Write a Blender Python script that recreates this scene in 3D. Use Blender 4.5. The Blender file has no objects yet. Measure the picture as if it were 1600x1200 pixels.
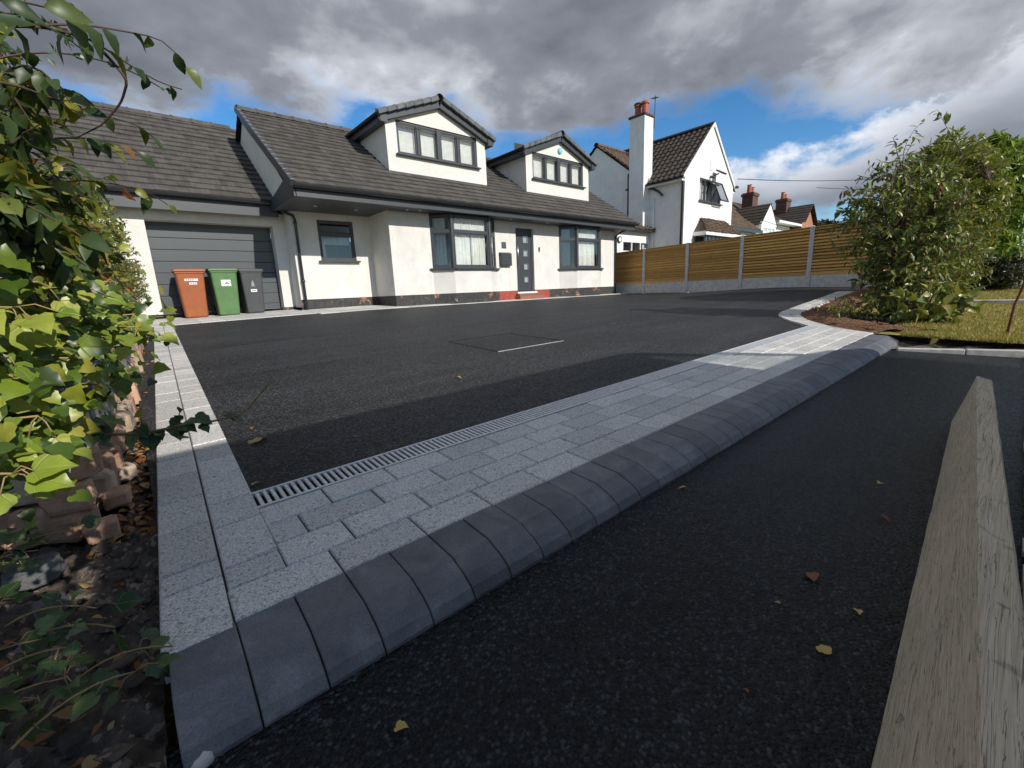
import bpy, math, random
import numpy as np
from mathutils import Vector, Matrix, noise as mnoise
random.seed(7); RNG = np.random.default_rng(7)
scn = bpy.context.scene
COL = scn.collection

# ------------------------------------------------------------------ camera
R = np.array([[0.752, 0.169, 0.637], [-0.658, 0.129, 0.742], [-0.043, 0.977, -0.209]])
def _n(v): v = np.array(v, float); return v / np.linalg.norm(v)
_ex = _n([800, 180, 678]); _up = np.array([-140, 3175, -678.]); _up = _n(_up - _ex * _up.dot(_ex)); _ey = np.cross(_ex, _up)
if _ey[2] < 0: _ey = -_ey
R = np.array([_ex, _ey, _up])            # rows: world axes in camera space
cam_d = bpy.data.cameras.new('camera'); cam = bpy.data.objects.new('camera', cam_d); COL.objects.link(cam)
rt, upv, fw = R[:, 0], R[:, 1], R[:, 2]
cam.matrix_world = Matrix(((rt[0], upv[0], -fw[0], 0), (rt[1], upv[1], -fw[1], 0), (rt[2], upv[2], -fw[2], 0), (0, 0, 0, 1)))
cam_d.sensor_width = 36; cam_d.lens = 678 / 1600 * 36; cam_d.clip_start = .02; cam_d.clip_end = 3000
scn.camera = cam

# ------------------------------------------------------------------ sun, sky, exposure
SUN = Vector((.127, -1, .6)).normalized()
EL = math.asin(SUN.z); AZ = math.atan2(SUN.x, SUN.y)
sl = bpy.data.lights.new('sun', 'SUN'); sl.energy = 2.3; sl.angle = math.radians(.55); sl.color = (1, .95, .87)
so = bpy.data.objects.new('sun', sl); COL.objects.link(so); so.rotation_euler = SUN.to_track_quat('Z', 'Y').to_euler(); so.location = (0, -20, 20)
scn.view_settings.view_transform = 'Standard'; scn.view_settings.look = 'None'; scn.view_settings.exposure = 1.05; scn.view_settings.gamma = 1
scn.view_settings.use_curve_mapping = False
W = bpy.data.worlds.new('World'); scn.world = W; W.use_nodes = True
def build_world():
    nt = W.node_tree; nt.nodes.clear()
    def nd(t, **k):
        n = nt.nodes.new(t)
        for a, b in k.items(): setattr(n, a, b)
        return n
    def lk(a, b): nt.links.new(a, b)
    def setin(sock, v):
        if hasattr(v, 'is_linked') or hasattr(v, 'links'): lk(v, sock)
        else: sock.default_value = v
    def mt(op, a, b=0., c=0.):
        n = nd('ShaderNodeMath', operation=op)
        setin(n.inputs[0], a); setin(n.inputs[1], b); setin(n.inputs[2], c)
        return n.outputs[0]
    def sm(v, a, b):
        n = nd('ShaderNodeMapRange', interpolation_type='SMOOTHSTEP'); setin(n.inputs[0], v); n.inputs[1].default_value = a; n.inputs[2].default_value = b
        return n.outputs[0]
    sky = nd('ShaderNodeTexSky', sky_type='NISHITA', sun_disc=False, sun_elevation=EL, sun_rotation=AZ, air_density=1.0, dust_density=.1, ozone_density=4.0)
    tc = nd('ShaderNodeTexCoord'); sep = nd('ShaderNodeSeparateXYZ'); lk(tc.outputs['Generated'], sep.inputs[0])
    z = mt('ADD', mt('MAXIMUM', sep.outputs[2], 0.), .1)
    px = mt('DIVIDE', sep.outputs[0], z); py = mt('DIVIDE', sep.outputs[1], z)
    # a grey deck overhead, a ring of blue, then banked cumulus toward the horizon
    r = mt('SQRT', mt('ADD', mt('MULTIPLY', px, px), mt('MULTIPLY', py, py)))
    def dn(scale, detail, rough, off, dist=0.):
        mp = nd('ShaderNodeMapping'); mp.inputs['Location'].default_value = off; mp.inputs['Scale'].default_value = (1, 1, 1.9); lk(tc.outputs['Generated'], mp.inputs[0])
        n = nd('ShaderNodeTexNoise'); n.inputs['Scale'].default_value = scale; n.inputs['Detail'].default_value = detail; n.inputs['Roughness'].default_value = rough
        n.inputs['Distortion'].default_value = dist; lk(mp.outputs[0], n.inputs[0]); return n.outputs[0]
    big = dn(2.6, 2, .5, (3.3, 1.1, .2)); puff = dn(7.5, 9, .58, (1.7, 4.2, .9), .15); soft = dn(2.4, 4, .5, (8.2, 2.7, 5.1), .2)
    rr = mt('ADD', mt('ADD', r, mt('MULTIPLY', mt('SUBTRACT', big, .5), .9)), mt('MULTIPLY', mt('SUBTRACT', puff, .5), 1.1))
    ang = mt('DIVIDE', py, mt('ADD', mt('ABSOLUTE', px), .05))
    rr = mt('SUBTRACT', rr, mt('MULTIPLY', sm(ang, .5, .15), .5))
    deck = sm(rr, 2.36, 2.0)
    deck = mt('MULTIPLY', deck, sm(mt('ADD', py, mt('MULTIPLY', mt('SUBTRACT', puff, .5), 2.)), -.75, -.1))   # the deck breaks up toward the sun
    bank0 = mt('ADD', mt('SUBTRACT', 3.05, mt('MULTIPLY', sm(ang, .30, .04), .95)), mt('MULTIPLY', mt('SUBTRACT', puff, .5), -2.2))
    bank = sm(mt('SUBTRACT', r, bank0), .0, .42)
    bank = mt('MULTIPLY', bank, sm(mt('ADD', r, mt('MULTIPLY', mt('SUBTRACT', puff, .5), 2.5)), 4.9, 4.2))
    dens = mt('MAXIMUM', deck, mt('MULTIPLY', bank, .96))
    sh_d = mt('ADD', mt('ADD', .57, mt('MULTIPLY', mt('SUBTRACT', soft, .5), -2.2)), mt('MULTIPLY', sm(rr, 1.8, 2.3), -.22))
    sh_d = mt('ADD', sh_d, mt('MULTIPLY', mt('SUBTRACT', puff, .5), -.8))
    sh_b = mt('ADD', mt('ADD', .13, mt('MULTIPLY', sm(mt('SUBTRACT', r, bank0), .2, 1.4), .5)), mt('MULTIPLY', mt('SUBTRACT', puff, .55), -.9))
    kk = sm(mt('SUBTRACT', deck, bank), -.3, .3)
    shade = mt('ADD', mt('MULTIPLY', kk, sh_d), mt('MULTIPLY', mt('SUBTRACT', 1., kk), sh_b))
    rp = nd('ShaderNodeValToRGB'); lk(shade, rp.inputs[0]); e = rp.color_ramp.elements
    e[0].position = .0; e[0].color = (.52, .538, .57, 1); e[1].position = 1.; e[1].color = (.078, .086, .103, 1)
    a = e.new(.3); a.color = (.28, .295, .325, 1); b = e.new(.62); b.color = (.135, .146, .168, 1)
    STR = .15
    sc = nd('ShaderNodeVectorMath', operation='SCALE'); lk(rp.outputs[0], sc.inputs[0]); sc.inputs['Scale'].default_value = 1 / STR
    mx = nd('ShaderNodeMix', data_type='RGBA'); lk(dens, mx.inputs[0]); hs = nd('ShaderNodeHueSaturation'); hs.inputs['Saturation'].default_value = 1.25; hs.inputs['Value'].default_value = .46; lk(sky.outputs[0], hs.inputs['Color']); lk(hs.outputs[0], mx.inputs[6]); lk(sc.outputs[0], mx.inputs[7])
    bg = nd('ShaderNodeBackground'); bg.inputs[1].default_value = STR; lk(mx.outputs[2], bg.inputs[0])
    out = nd('ShaderNodeOutputWorld'); lk(bg.outputs[0], out.inputs[0])
build_world()

# ------------------------------------------------------------------ helpers
class MB:
    def __init__(s): s.v = []; s.f = []
    def add(s, vs, fs):
        o = len(s.v); s.v += [tuple(map(float, p)) for p in vs]; s.f += [tuple(i + o for i in f) for f in fs]; return s
    def box(s, x0, x1, y0, y1, z0, z1):
        return s.add([(x0, y0, z0), (x1, y0, z0), (x1, y1, z0), (x0, y1, z0), (x0, y0, z1), (x1, y0, z1), (x1, y1, z1), (x0, y1, z1)],
                     [(0, 3, 2, 1), (4, 5, 6, 7), (0, 1, 5, 4), (1, 2, 6, 5), (2, 3, 7, 6), (3, 0, 4, 7)])
    def obox(s, c, a, b, d):               # centre and three half vectors
        c, a, b, d = map(np.array, (c, a, b, d))
        q = [c - a - b - d, c + a - b - d, c + a + b - d, c - a + b - d, c - a - b + d, c + a - b + d, c + a + b + d, c - a + b + d]
        return s.add(q, [(0, 3, 2, 1), (4, 5, 6, 7), (0, 1, 5, 4), (1, 2, 6, 5), (2, 3, 7, 6), (3, 0, 4, 7)])
    def prism(s, poly, d):                 # polygon extruded along d
        n = len(poly); p = [np.array(q, float) for q in poly]; d = np.array(d, float)
        return s.add(p + [q + d for q in p], [tuple(range(n))[::-1], tuple(range(n, 2 * n))] + [(i, (i + 1) % n, n + (i + 1) % n, n + i) for i in range(n)])
    def tube(s, pts, r, n=6, cap=True):
        pts = [np.array(p, float) for p in pts]; m = len(pts); rs = r if hasattr(r, '__len__') else [r] * m
        vs = []; u = None
        for i, p in enumerate(pts):
            t = pts[min(i + 1, m - 1)] - pts[max(i - 1, 0)]; t /= (np.linalg.norm(t) + 1e-9)
            if u is None: u = np.cross(t, (0, 0, 1) if abs(t[2]) < .9 else (1, 0, 0))
            u = u - t * u.dot(t); u /= (np.linalg.norm(u) + 1e-9); w = np.cross(t, u)
            for k in range(n):
                a = 2 * math.pi * k / n; vs.append(p + (u * math.cos(a) + w * math.sin(a)) * rs[i])
        fs = [(i * n + k, i * n + (k + 1) % n, (i + 1) * n + (k + 1) % n, (i + 1) * n + k) for i in range(m - 1) for k in range(n)]
        if cap: fs += [tuple(range(n))[::-1], tuple(range((m - 1) * n, m * n))]
        return s.add(vs, fs)
    def sheet(s, grid):                    # rows of points
        h, w = len(grid), len(grid[0])
        return s.add([p for r in grid for p in r], [(j * w + i, j * w + i + 1, (j + 1) * w + i + 1, (j + 1) * w + i) for j in range(h - 1) for i in range(w - 1)])
def origin(o):
    while o.parent: o = o.parent
    return np.array(o.location)
def obj(name, mb, m, parent=None, smooth=False, bevel=0, seg=1, label=None, cat=None, kind=None, group=None, loc=None, local=False):
    me = bpy.data.meshes.new(name); off = np.zeros(3)
    if parent is not None and not local: off = origin(parent)
    if parent is None and loc is not None and not local: off = np.array(loc)
    v = (np.array(mb.v) - off); me.from_pydata([tuple(q) for q in v], [], mb.f); me.update()
    if m: me.materials.append(m)
    if smooth: me.shade_smooth()
    o = bpy.data.objects.new(name, me); COL.objects.link(o)
    if parent is not None: o.parent = parent
    elif loc is not None: o.location = loc
    if bevel:
        b = o.modifiers.new('bevel', 'BEVEL'); b.width = bevel; b.segments = seg; b.limit_method = 'ANGLE'; b.angle_limit = .6
    tag(o, label, cat, group, kind); return o
def tag(o, label=None, cat=None, group=None, kind=None):
    for k, v in (('label', label), ('category', cat), ('group', group), ('kind', kind)):
        if v: o[k] = v
    return o
def empty(name, loc, label=None, cat=None, group=None, kind=None):
    o = bpy.data.objects.new(name, None); COL.objects.link(o); o.location = loc; o.empty_display_size = .2
    return tag(o, label, cat, group, kind)
def dup(root, loc, rz=None, **k):
    r = root.copy(); COL.objects.link(r); r.location = loc
    if rz is not None: r.rotation_euler = (0, 0, rz)
    tag(r, **k)
    for c in root.children:
        d = c.copy(); COL.objects.link(d); d.parent = r
        for g in c.children:
            h = g.copy(); COL.objects.link(h); h.parent = d
    return r
# ---- materials
class MT:
    def __init__(s, name, rough=.6, spec=.5, metal=0.):
        s.m = bpy.data.materials.new(name); s.m.use_nodes = True; s.nt = s.m.node_tree; s.b = s.nt.nodes['Principled BSDF']
        s.b.inputs['Roughness'].default_value = rough; s.b.inputs['Specular IOR Level'].default_value = spec; s.b.inputs['Metallic'].default_value = metal
        s._pos = None
    def nd(s, t, **k):
        n = s.nt.nodes.new(t)
        for a, b in k.items(): setattr(n, a, b)
        return n
    def lk(s, a, b): s.nt.links.new(a, b)
    def put(s, sock, v):
        if hasattr(v, 'links'): s.lk(v, sock)
        else: sock.default_value = v
    def pos(s, obj=False):
        if obj: return s.nd('ShaderNodeTexCoord').outputs['Object']
        if s._pos is None: s._pos = s.nd('ShaderNodeNewGeometry').outputs['Position']
        return s._pos
    def math(s, op, a, b=0., c=0.):
        n = s.nd('ShaderNodeMath', operation=op); s.put(n.inputs[0], a); s.put(n.inputs[1], b); s.put(n.inputs[2], c); return n.outputs[0]
    def map(s, v, sc=(1, 1, 1), rot=(0, 0, 0), loc=(0, 0, 0)):
        n = s.nd('ShaderNodeMapping'); s.lk(v, n.inputs[0]); n.inputs['Scale'].default_value = sc; n.inputs['Rotation'].default_value = rot; n.inputs['Location'].default_value = loc; return n.outputs[0]
    def noise(s, scale, detail=4, rough=.55, v=None, dist=0.):
        n = s.nd('ShaderNodeTexNoise'); s.lk(v if v is not None else s.pos(), n.inputs[0]); n.inputs['Scale'].default_value = scale; n.inputs['Detail'].default_value = detail
        n.inputs['Roughness'].default_value = rough; n.inputs['Distortion'].default_value = dist; return n.outputs[0]
    def voro(s, scale, v=None, feat='F1', rnd=1.):
        n = s.nd('ShaderNodeTexVoronoi', feature=feat); s.lk(v if v is not None else s.pos(), n.inputs[0]); n.inputs['Scale'].default_value = scale; n.inputs['Randomness'].default_value = rnd; return n
    def ramp(s, fac, stops, interp='LINEAR'):
        n = s.nd('ShaderNodeValToRGB'); s.lk(fac, n.inputs[0]); cr = n.color_ramp; cr.interpolation = interp
        while len(cr.elements) > 1: cr.elements.remove(cr.elements[-1])
        for i, (p, c) in enumerate(stops):
            e = cr.elements[0] if i == 0 else cr.elements.new(p)
            e.position = p; c = (c, c, c) if not hasattr(c, '__len__') else c; e.color = (*c, 1)
        return n.outputs[0]
    def mix(s, fac, a, b, mode='MIX'):
        n = s.nd('ShaderNodeMix', data_type='RGBA', blend_type=mode); s.put(n.inputs[0], fac)
        for k, v in ((6, a), (7, b)):
            if hasattr(v, 'links'): s.lk(v, n.inputs[k])
            else: n.inputs[k].default_value = (*v, 1)
        return n.outputs[2]
    def rnd(s): return s.nd('ShaderNodeObjectInfo').outputs['Random']
    def color(s, v):
        if hasattr(v, 'links'): s.lk(v, s.b.inputs['Base Color'])
        else: s.b.inputs['Base Color'].default_value = (*v, 1)
        return s
    def rough(s, v): s.put(s.b.inputs['Roughness'], v); return s
    def bump(s, h, strength=.3, dist=.01):
        n = s.nd('ShaderNodeBump'); s.lk(h, n.inputs['Height']); n.inputs['Strength'].default_value = strength; n.inputs['Distance'].default_value = dist
        prev = s.b.inputs['Normal']
        if prev.is_linked: s.lk(prev.links[0].from_socket, n.inputs['Normal'])
        s.lk(n.outputs[0], prev); return s
def simple(name, c, rough=.5, var=.15, scale=6, spec=.5, bump=0, bscale=80, metal=0):
    t = MT(name, rough, spec, metal); c = np.array(c)
    t.color(t.ramp(t.noise(scale, 5, .6), [(.3, tuple(c * (1 - var))), (.7, tuple(np.minimum(1, c * (1 + var))))]))
    if bump: t.bump(t.noise(bscale, 4), bump, .005)
    return t.m
M = {}
def tarmac(name, dark, lite, sc, bs, rough=.62, spec=.2):
    t = MT(name, rough, spec)
    v = t.voro(sc); v2 = t.voro(sc * 2.3)
    cell = t.nd('ShaderNodeSeparateColor'); t.lk(v.outputs['Color'], cell.inputs[0])
    base = t.ramp(cell.outputs[0], [(0, dark), (.6, tuple(np.array(dark) * .75 + np.array(lite) * .25)), (.85, tuple(np.array(dark) * .4 + np.array(lite) * .6)), (1, tuple(np.array(lite) * 1.5))])
    worn = t.noise(.9, 5, .6)
    dust = t.math('MULTIPLY', t.ramp(t.noise(2.2, 6, .65), [(.5, 0.), (.75, 1.)]), .5)
    c = t.mix(t.ramp(worn, [(.35, 0.), (.7, .22)]), base, tuple(np.array(lite) * .9))
    c = t.mix(t.math('MULTIPLY', dust, .10), c, (.07, .068, .064))
    c = t.mix(1., c, t.ramp(t.noise(2.2, 6, .6, t.map(t.pos(), (.22, 1.6, 1), (0, 0, -.12)), .3), [(.3, .72), (.7, 1.3)]), 'MULTIPLY')
    gap = t.ramp(v.outputs['Distance'], [(.45, 1.), (.8, .35)])
    t.color(t.mix(1., c, gap, 'MULTIPLY'))
    h = t.math('ADD', t.math('MULTIPLY', v.outputs['Distance'], -1.), t.math('MULTIPLY', v2.outputs['Distance'], -.35))
    t.bump(h, bs, 1.0 / sc * .6); t.rough(t.ramp(cell.outputs[1], [(0, rough - .14), (1, rough + .16)]))
    return t.m
M['drive'] = tarmac('drive_tarmac', (.0105, .0108, .0116), (.088, .090, .095), 115, .7, .6, .18)
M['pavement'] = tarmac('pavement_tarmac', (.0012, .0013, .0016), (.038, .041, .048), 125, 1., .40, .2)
def granite():
    t = MT('granite', .62); o = t.pos()
    sp = t.noise(190, 3, .75); sp2 = t.voro(165); cs = t.nd('ShaderNodeSeparateColor'); t.lk(sp2.outputs['Color'], cs.inputs[0])
    c = t.ramp(sp, [(.33, (.24, .23, .21)), (.47, (.51, .49, .45)), (.62, (.76, .735, .685))])
    c = t.mix(t.ramp(cs.outputs[0], [(.90, 0.), (.94, .6)]), c, (.11, .11, .11))
    c = t.mix(t.ramp(cs.outputs[1], [(.82, 0.), (.9, .6)]), c, (.72, .71, .69))
    r = t.ramp(t.rnd(), [(0, .84), (.5, .98), (1, 1.1)]); c = t.mix(1., c, r, 'MULTIPLY')
    st = t.ramp(t.noise(5, 5, .65), [(.56, 0.), (.74, .3)]); c = t.mix(st, c, (.30, .28, .24))
    t.color(c); t.bump(t.noise(190, 4, .7), .5, .004); return t.m
M['granite'] = granite()
def kerbmat():
    t = MT('charcoal_kerb', .52)
    c = t.ramp(t.noise(7, 6, .62, dist=.6), [(.3, (.072, .076, .086)), (.55, (.118, .123, .135)), (.75, (.20, .204, .213))])
    c = t.mix(t.ramp(t.noise(60, 5, .7), [(.6, 0.), (.78, .5)]), c, (.24, .24, .245))
    c = t.mix(t.ramp(t.voro(38).outputs['Distance'], [(.03, .8), (.07, 0.)]), c, (.02, .02, .022))
    c = t.mix(t.ramp(t.noise(11, 8, .75, t.map(t.pos(), (1, 3, 3)), .8), [(.66, 0.), (.72, .4)]), c, (.26, .26, .26))
    c = t.mix(1., c, t.ramp(t.rnd(), [(0, .8), (1, 1.2)]), 'MULTIPLY')
    c = t.mix(1., c, t.ramp(t.noise(230, 3, .7), [(.3, .72), (.7, 1.28)]), 'MULTIPLY'); t.color(c); t.bump(t.noise(140, 4), .35, .003); t.bump(t.noise(24, 6, .7), .25, .004); return t.m
M['kerb'] = kerbmat()
M['joint'] = simple('mortar_joint', (.085, .082, .077), .9, .3, 30)
def rendermat(name, c, stain):
    t = MT(name, .85, .2); c = np.array(c)
    k = t.ramp(t.noise(1.7, 7, .65, dist=.5), [(.32, tuple(c * .86)), (.62, tuple(c))])
    k = t.mix(t.ramp(t.noise(14, 6, .7), [(.55, 0.), (.85, stain)]), k, tuple(c * .66))
    k = t.mix(t.ramp(t.noise(2.4, 6, .6, t.map(t.pos(), (3, 3, .35))), [(.55, 0.), (.8, .35)]), k, tuple(c * .55))
    t.color(k); t.bump(t.noise(130, 4, .6), .35, .006); t.bump(t.noise(6, 4, .6), .1, .03); return t.m
M['render'] = rendermat('cream_render', (.72, .692, .635), .5)
M['white_wall'] = rendermat('white_render', (.82, .815, .80), .35)
def tilemat(name, a, b, moss):
    t = MT(name, .8, .3)
    c = t.ramp(t.noise(3.2, 7, .7), [(.3, a), (.7, b)]); sn = t.nd('ShaderNodeVectorMath', operation='SNAP'); t.lk(t.map(t.pos(), (1, .0001, 1), loc=(-.03, 0, -.02)), sn.inputs[0]); sn.inputs[1].default_value = (.15, 1, .1488); w = t.nd('ShaderNodeTexWhiteNoise'); t.lk(sn.outputs[0], w.inputs[0]); c = t.mix(1., c, t.ramp(w.outputs[0], [(0, .80), (1, 1.2)]), 'MULTIPLY')
    c = t.mix(t.ramp(t.noise(22, 5, .7), [(.6, 0.), (.8, .6)]), c, moss); t.color(c); t.bump(t.noise(70, 4), .25, .004); return t.m
M['tile'] = tilemat('brown_grey_tile', (.062, .056, .050), (.098, .089, .079), (.055, .051, .047))
M['tile_grey'] = tilemat('grey_dormer_tile', (.10, .105, .108), (.15, .155, .157), (.12, .12, .12))
M['pantile'] = tilemat('brown_pantile', (.045, .036, .030), (.085, .066, .052), (.13, .11, .08))
M['red_tile'] = tilemat('weathered_red_tile', (.085, .055, .038), (.17, .115, .078), (.08, .07, .05))
M['anthracite'] = simple('anthracite_plastic', (.048, .052, .058), .42, .08, 3)
M['gutter'] = simple('black_gutter', (.028, .030, .034), .22, .1, 3)
M['soffit'] = simple('grey_soffit', (.055, .058, .063), .45, .06, 2)
M['garage'] = simple('grey_garage_panel', (.062, .070, .076), .42, .05, 3, bump=.12, bscale=260)
M['white_plastic'] = simple('white_plastic', (.8, .8, .79), .4, .04, 4)
M['alu'] = simple('brushed_metal', (.62, .62, .62), .3, .05, 30, metal=1)
M['galv'] = simple('galvanised_steel', (.66, .66, .65), .45, .2, 40, metal=.35, bump=.1, bscale=200)
M['black'] = simple('black_channel', (.008, .008, .008), .8, .1)
M['teal'] = simple('teal_alarm', (.16, .52, .56), .4, .05)
M['cable'] = simple('black_cable', (.02, .02, .02), .6, .05)
def glassmat():
    t = MT('window_glass'); nt = t.nt; out = [n for n in nt.nodes if n.type == 'OUTPUT_MATERIAL'][0]
    g = t.nd('ShaderNodeBsdfGlossy'); g.inputs['Roughness'].default_value = .01; tr = t.nd('ShaderNodeBsdfTransparent'); tr.inputs[0].default_value = (.86, .89, .88, 1)
    fr = t.nd('ShaderNodeFresnel'); fr.inputs[0].default_value = 1.65; mx = t.nd('ShaderNodeMixShader')
    t.lk(t.math('MINIMUM', t.math('MULTIPLY', fr.outputs[0], 1.5), 1.), mx.inputs[0]); t.lk(tr.outputs[0], mx.inputs[1]); t.lk(g.outputs[0], mx.inputs[2]); t.lk(mx.outputs[0], out.inputs[0]); return t.m
M['glass'] = glassmat()
def clothmat():
    t = MT('white_curtain', .9, .1); t.color(t.ramp(t.noise(8, 4), [(.3, (.70, .69, .66)), (.7, (.84, .83, .81))])); return t.m
M['curtain'] = clothmat()
M['room'] = simple('dark_room', (.05, .048, .045), .9, .2)
def plinth():
    t = MT('worn_black_brick', .75); p = t.pos()
    sp = t.nd('ShaderNodeSeparateXYZ'); t.lk(p, sp.inputs[0]); cb = t.nd('ShaderNodeCombineXYZ'); t.lk(t.math('ADD', sp.outputs[0], sp.outputs[1]), cb.inputs[0]); t.lk(sp.outputs[2], cb.inputs[1])
    br = t.nd('ShaderNodeTexBrick'); t.lk(cb.outputs[0], br.inputs[0]); br.inputs['Scale'].default_value = 1; br.inputs['Brick Width'].default_value = .225; br.inputs['Row Height'].default_value = .075; br.inputs['Mortar Size'].default_value = .006
    br.inputs['Color1'].default_value = (.34, .085, .05, 1); br.inputs['Color2'].default_value = (.24, .10, .06, 1); br.inputs['Mortar'].default_value = (.42, .36, .27, 1)
    paint = t.ramp(t.noise(2.3, 7, .72, dist=.4), [(.58, 1.), (.64, 0.)])
    c = t.mix(paint, br.outputs['Color'], t.ramp(t.noise(12, 5), [(.3, (.022, .022, .022)), (.7, (.055, .053, .05))]))
    c = t.mix(t.ramp(t.noise(4.2, 6, .7), [(.64, 0.), (.7, .8)]), c, (.50, .42, .28)); t.color(c)
    t.bump(br.outputs['Fac'], -.4, .006); t.bump(t.noise(60, 4), .3, .004); return t.m
M['plinth'] = plinth()
M['redbrick'] = simple('red_painted_brick', (.30, .055, .035), .75, .35, 14, bump=.4, bscale=40)
M['step'] = simple('terracotta_step', (.26, .11, .065), .75, .3, 18)
def brickwall():
    t = MT('orange_brick', .85); p = t.pos(); sp = t.nd('ShaderNodeSeparateXYZ'); t.lk(p, sp.inputs[0]); cb = t.nd('ShaderNodeCombineXYZ'); t.lk(t.math('ADD', sp.outputs[0], sp.outputs[1]), cb.inputs[0]); t.lk(sp.outputs[2], cb.inputs[1])
    br = t.nd('ShaderNodeTexBrick'); t.lk(cb.outputs[0], br.inputs[0]); br.inputs['Scale'].default_value = 1; br.inputs['Brick Width'].default_value = .225; br.inputs['Row Height'].default_value = .075; br.inputs['Mortar Size'].default_value = .008
    br.inputs['Color1'].default_value = (.42, .15, .07, 1); br.inputs['Color2'].default_value = (.32, .12, .06, 1); br.inputs['Mortar'].default_value = (.35, .28, .22, 1); t.color(br.outputs['Color']); return t.m
M['brick'] = brickwall()
M['chimney_brick'] = simple('dark_chimney_brick', (.10, .05, .038), .85, .3, 10)
M['pot'] = simple('terracotta_pot', (.36, .09, .05), .7, .3, 6)
def fencewood():
    t = MT('treated_softwood', .72, .3); p = t.pos(True)
    g = t.noise(3.2, 6, .65, t.map(t.pos(), (1, 1.4, 26)), .4)
    c = t.ramp(g, [(.25, (.40, .205, .055)), (.5, (.63, .36, .105)), (.75, (.76, .48, .165))]); c = t.mix(1., c, t.ramp(t.rnd(), [(0, .7), (1, 1.25)]), 'MULTIPLY')
    k = t.voro(2.1, t.map(t.pos(), (1, 1, 5))); c = t.mix(t.ramp(k.outputs['Distance'], [(.04, .8), (.09, 0.)]), c, (.06, .03, .012)); t.color(c); t.bump(g, .2, .004); return t.m
M['fence'] = fencewood()
M['concrete'] = simple('grey_concrete', (.60, .58, .545), .85, .2, 9, bump=.25, bscale=120)
M['edging'] = simple('pale_concrete_edging', (.46, .45, .42), .85, .25, 12, bump=.3, bscale=90)
M['road'] = tarmac('old_road', (.05, .05, .05), (.14, .138, .13), 90, .6, .7)
def soil(name, a, b, bs=.9, sc=26):
    t = MT(name, .95, .15); n = t.noise(sc, 8, .72); c = t.ramp(n, [(.3, a), (.7, b)]); v = t.voro(75); cs = t.nd('ShaderNodeSeparateColor'); t.lk(v.outputs['Color'], cs.inputs[0])
    c = t.mix(t.ramp(cs.outputs[0], [(.86, 0.), (.92, .7)]), c, tuple(np.array(b) * 2.0)); t.color(c); t.bump(n, bs, .03); t.bump(v.outputs['Distance'], -.5, .008); return t.m
M['soil'] = soil('dark_soil', (.068, .052, .041), (.20, .16, .13))
M['bark'] = soil('bark_mulch', (.09, .045, .025), (.24, .13, .075))
M['lawn'] = soil('dry_turf', (.15, .14, .035), (.38, .29, .10), .7, 14)
M['ground'] = soil('far_turf', (.07, .08, .025), (.17, .15, .06), .5, 5)
def binmat(name, c):
    t = MT(name, .5); c = np.array(c); k = t.ramp(t.noise(5, 6, .65), [(.3, tuple(c * .82)), (.7, tuple(c * 1.08))])
    k = t.mix(t.ramp(t.noise(16, 6, .75), [(.56, 0.), (.8, .35)]), k, (.25, .2, .15)); t.color(k); t.bump(t.noise(160, 3), .1, .002); return t.m
M['bin_brown'] = binmat('orange_brown_bin', (.33, .090, .024)); M['bin_green'] = binmat('green_bin', (.085, .18, .06)); M['bin_grey'] = binmat('dark_grey_bin', (.055, .056, .06))
M['rubber'] = simple('black_rubber', (.015, .015, .015), .8, .2)
def leafmat(name, stops, trans=.35, rough=.42, vein=None):
    t = MT(name, rough, .5); at = t.nd('ShaderNodeAttribute', attribute_name='tint'); f = t.math('FRACT', t.math('ADD', at.outputs['Fac'], t.rnd()))
    c = t.ramp(f, stops); c = t.mix(t.ramp(t.noise(35, 4, .6), [(.45, 0.), (.8, .35)]), c, tuple(np.array(stops[0][1]) * .9))
    if vein:
        sp = t.nd('ShaderNodeSeparateXYZ'); t.lk(t.pos(True), sp.inputs[0]); an = t.math('ARCTAN2', sp.outputs[0], t.math('ADD', sp.outputs[1], .04)); k = t.math('ABSOLUTE', t.math('SINE', t.math('MULTIPLY', an, 3.2)))
        rad = t.math('SQRT', t.math('ADD', t.math('MULTIPLY', sp.outputs[0], sp.outputs[0]), t.math('MULTIPLY', sp.outputs[1], sp.outputs[1])))
        vm = t.math('MULTIPLY', k, t.math('ADD', rad, .05)); c = t.mix(t.ramp(vm, [(.02, .75), (.06, 0.)]), c, vein); t.bump(t.ramp(vm, [(.0, 0.), (.12, 1.)]), .35, .01)
    t.color(c)
    tl = t.nd('ShaderNodeBsdfTranslucent'); t.lk(t.mix(.5, c, (1., 1., .25), 'MULTIPLY'), tl.inputs[0]); mx = t.nd('ShaderNodeMixShader'); mx.inputs[0].default_value = trans
    out = [n for n in t.nt.nodes if n.type == 'OUTPUT_MATERIAL'][0]; t.lk(t.b.outputs[0], mx.inputs[1]); t.lk(tl.outputs[0], mx.inputs[2]); t.lk(mx.outputs[0], out.inputs[0]); return t.m
M['leaf_shrub'] = leafmat('shrub_leaf', [(0, (.028, .05, .014)), (.55, (.06, .10, .022)), (.8, (.17, .20, .03)), (.93, (.30, .27, .03)), (1, (.28, .09, .02))])
M['leaf_ivy'] = leafmat('ivy_leaf', [(0, (.07, .13, .016)), (.35, (.15, .23, .022)), (.75, (.27, .34, .034)), (1, (.40, .42, .07))], .3, .38, (.36, .42, .12))
M['leaf_ivy_plain'] = leafmat('ivy_leaf_mass', [(0, (.03, .06, .010)), (.35, (.08, .14, .016)), (.7, (.20, .27, .026)), (.92, (.34, .36, .045)), (1, (.42, .36, .07))], .3, .38)
M['leaf_ivy_dark'] = leafmat('dark_ivy_leaf', [(0, (.025, .055, .018)), (.6, (.06, .105, .032)), (1, (.13, .18, .06))], .2, .4, (.16, .21, .09))
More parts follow.
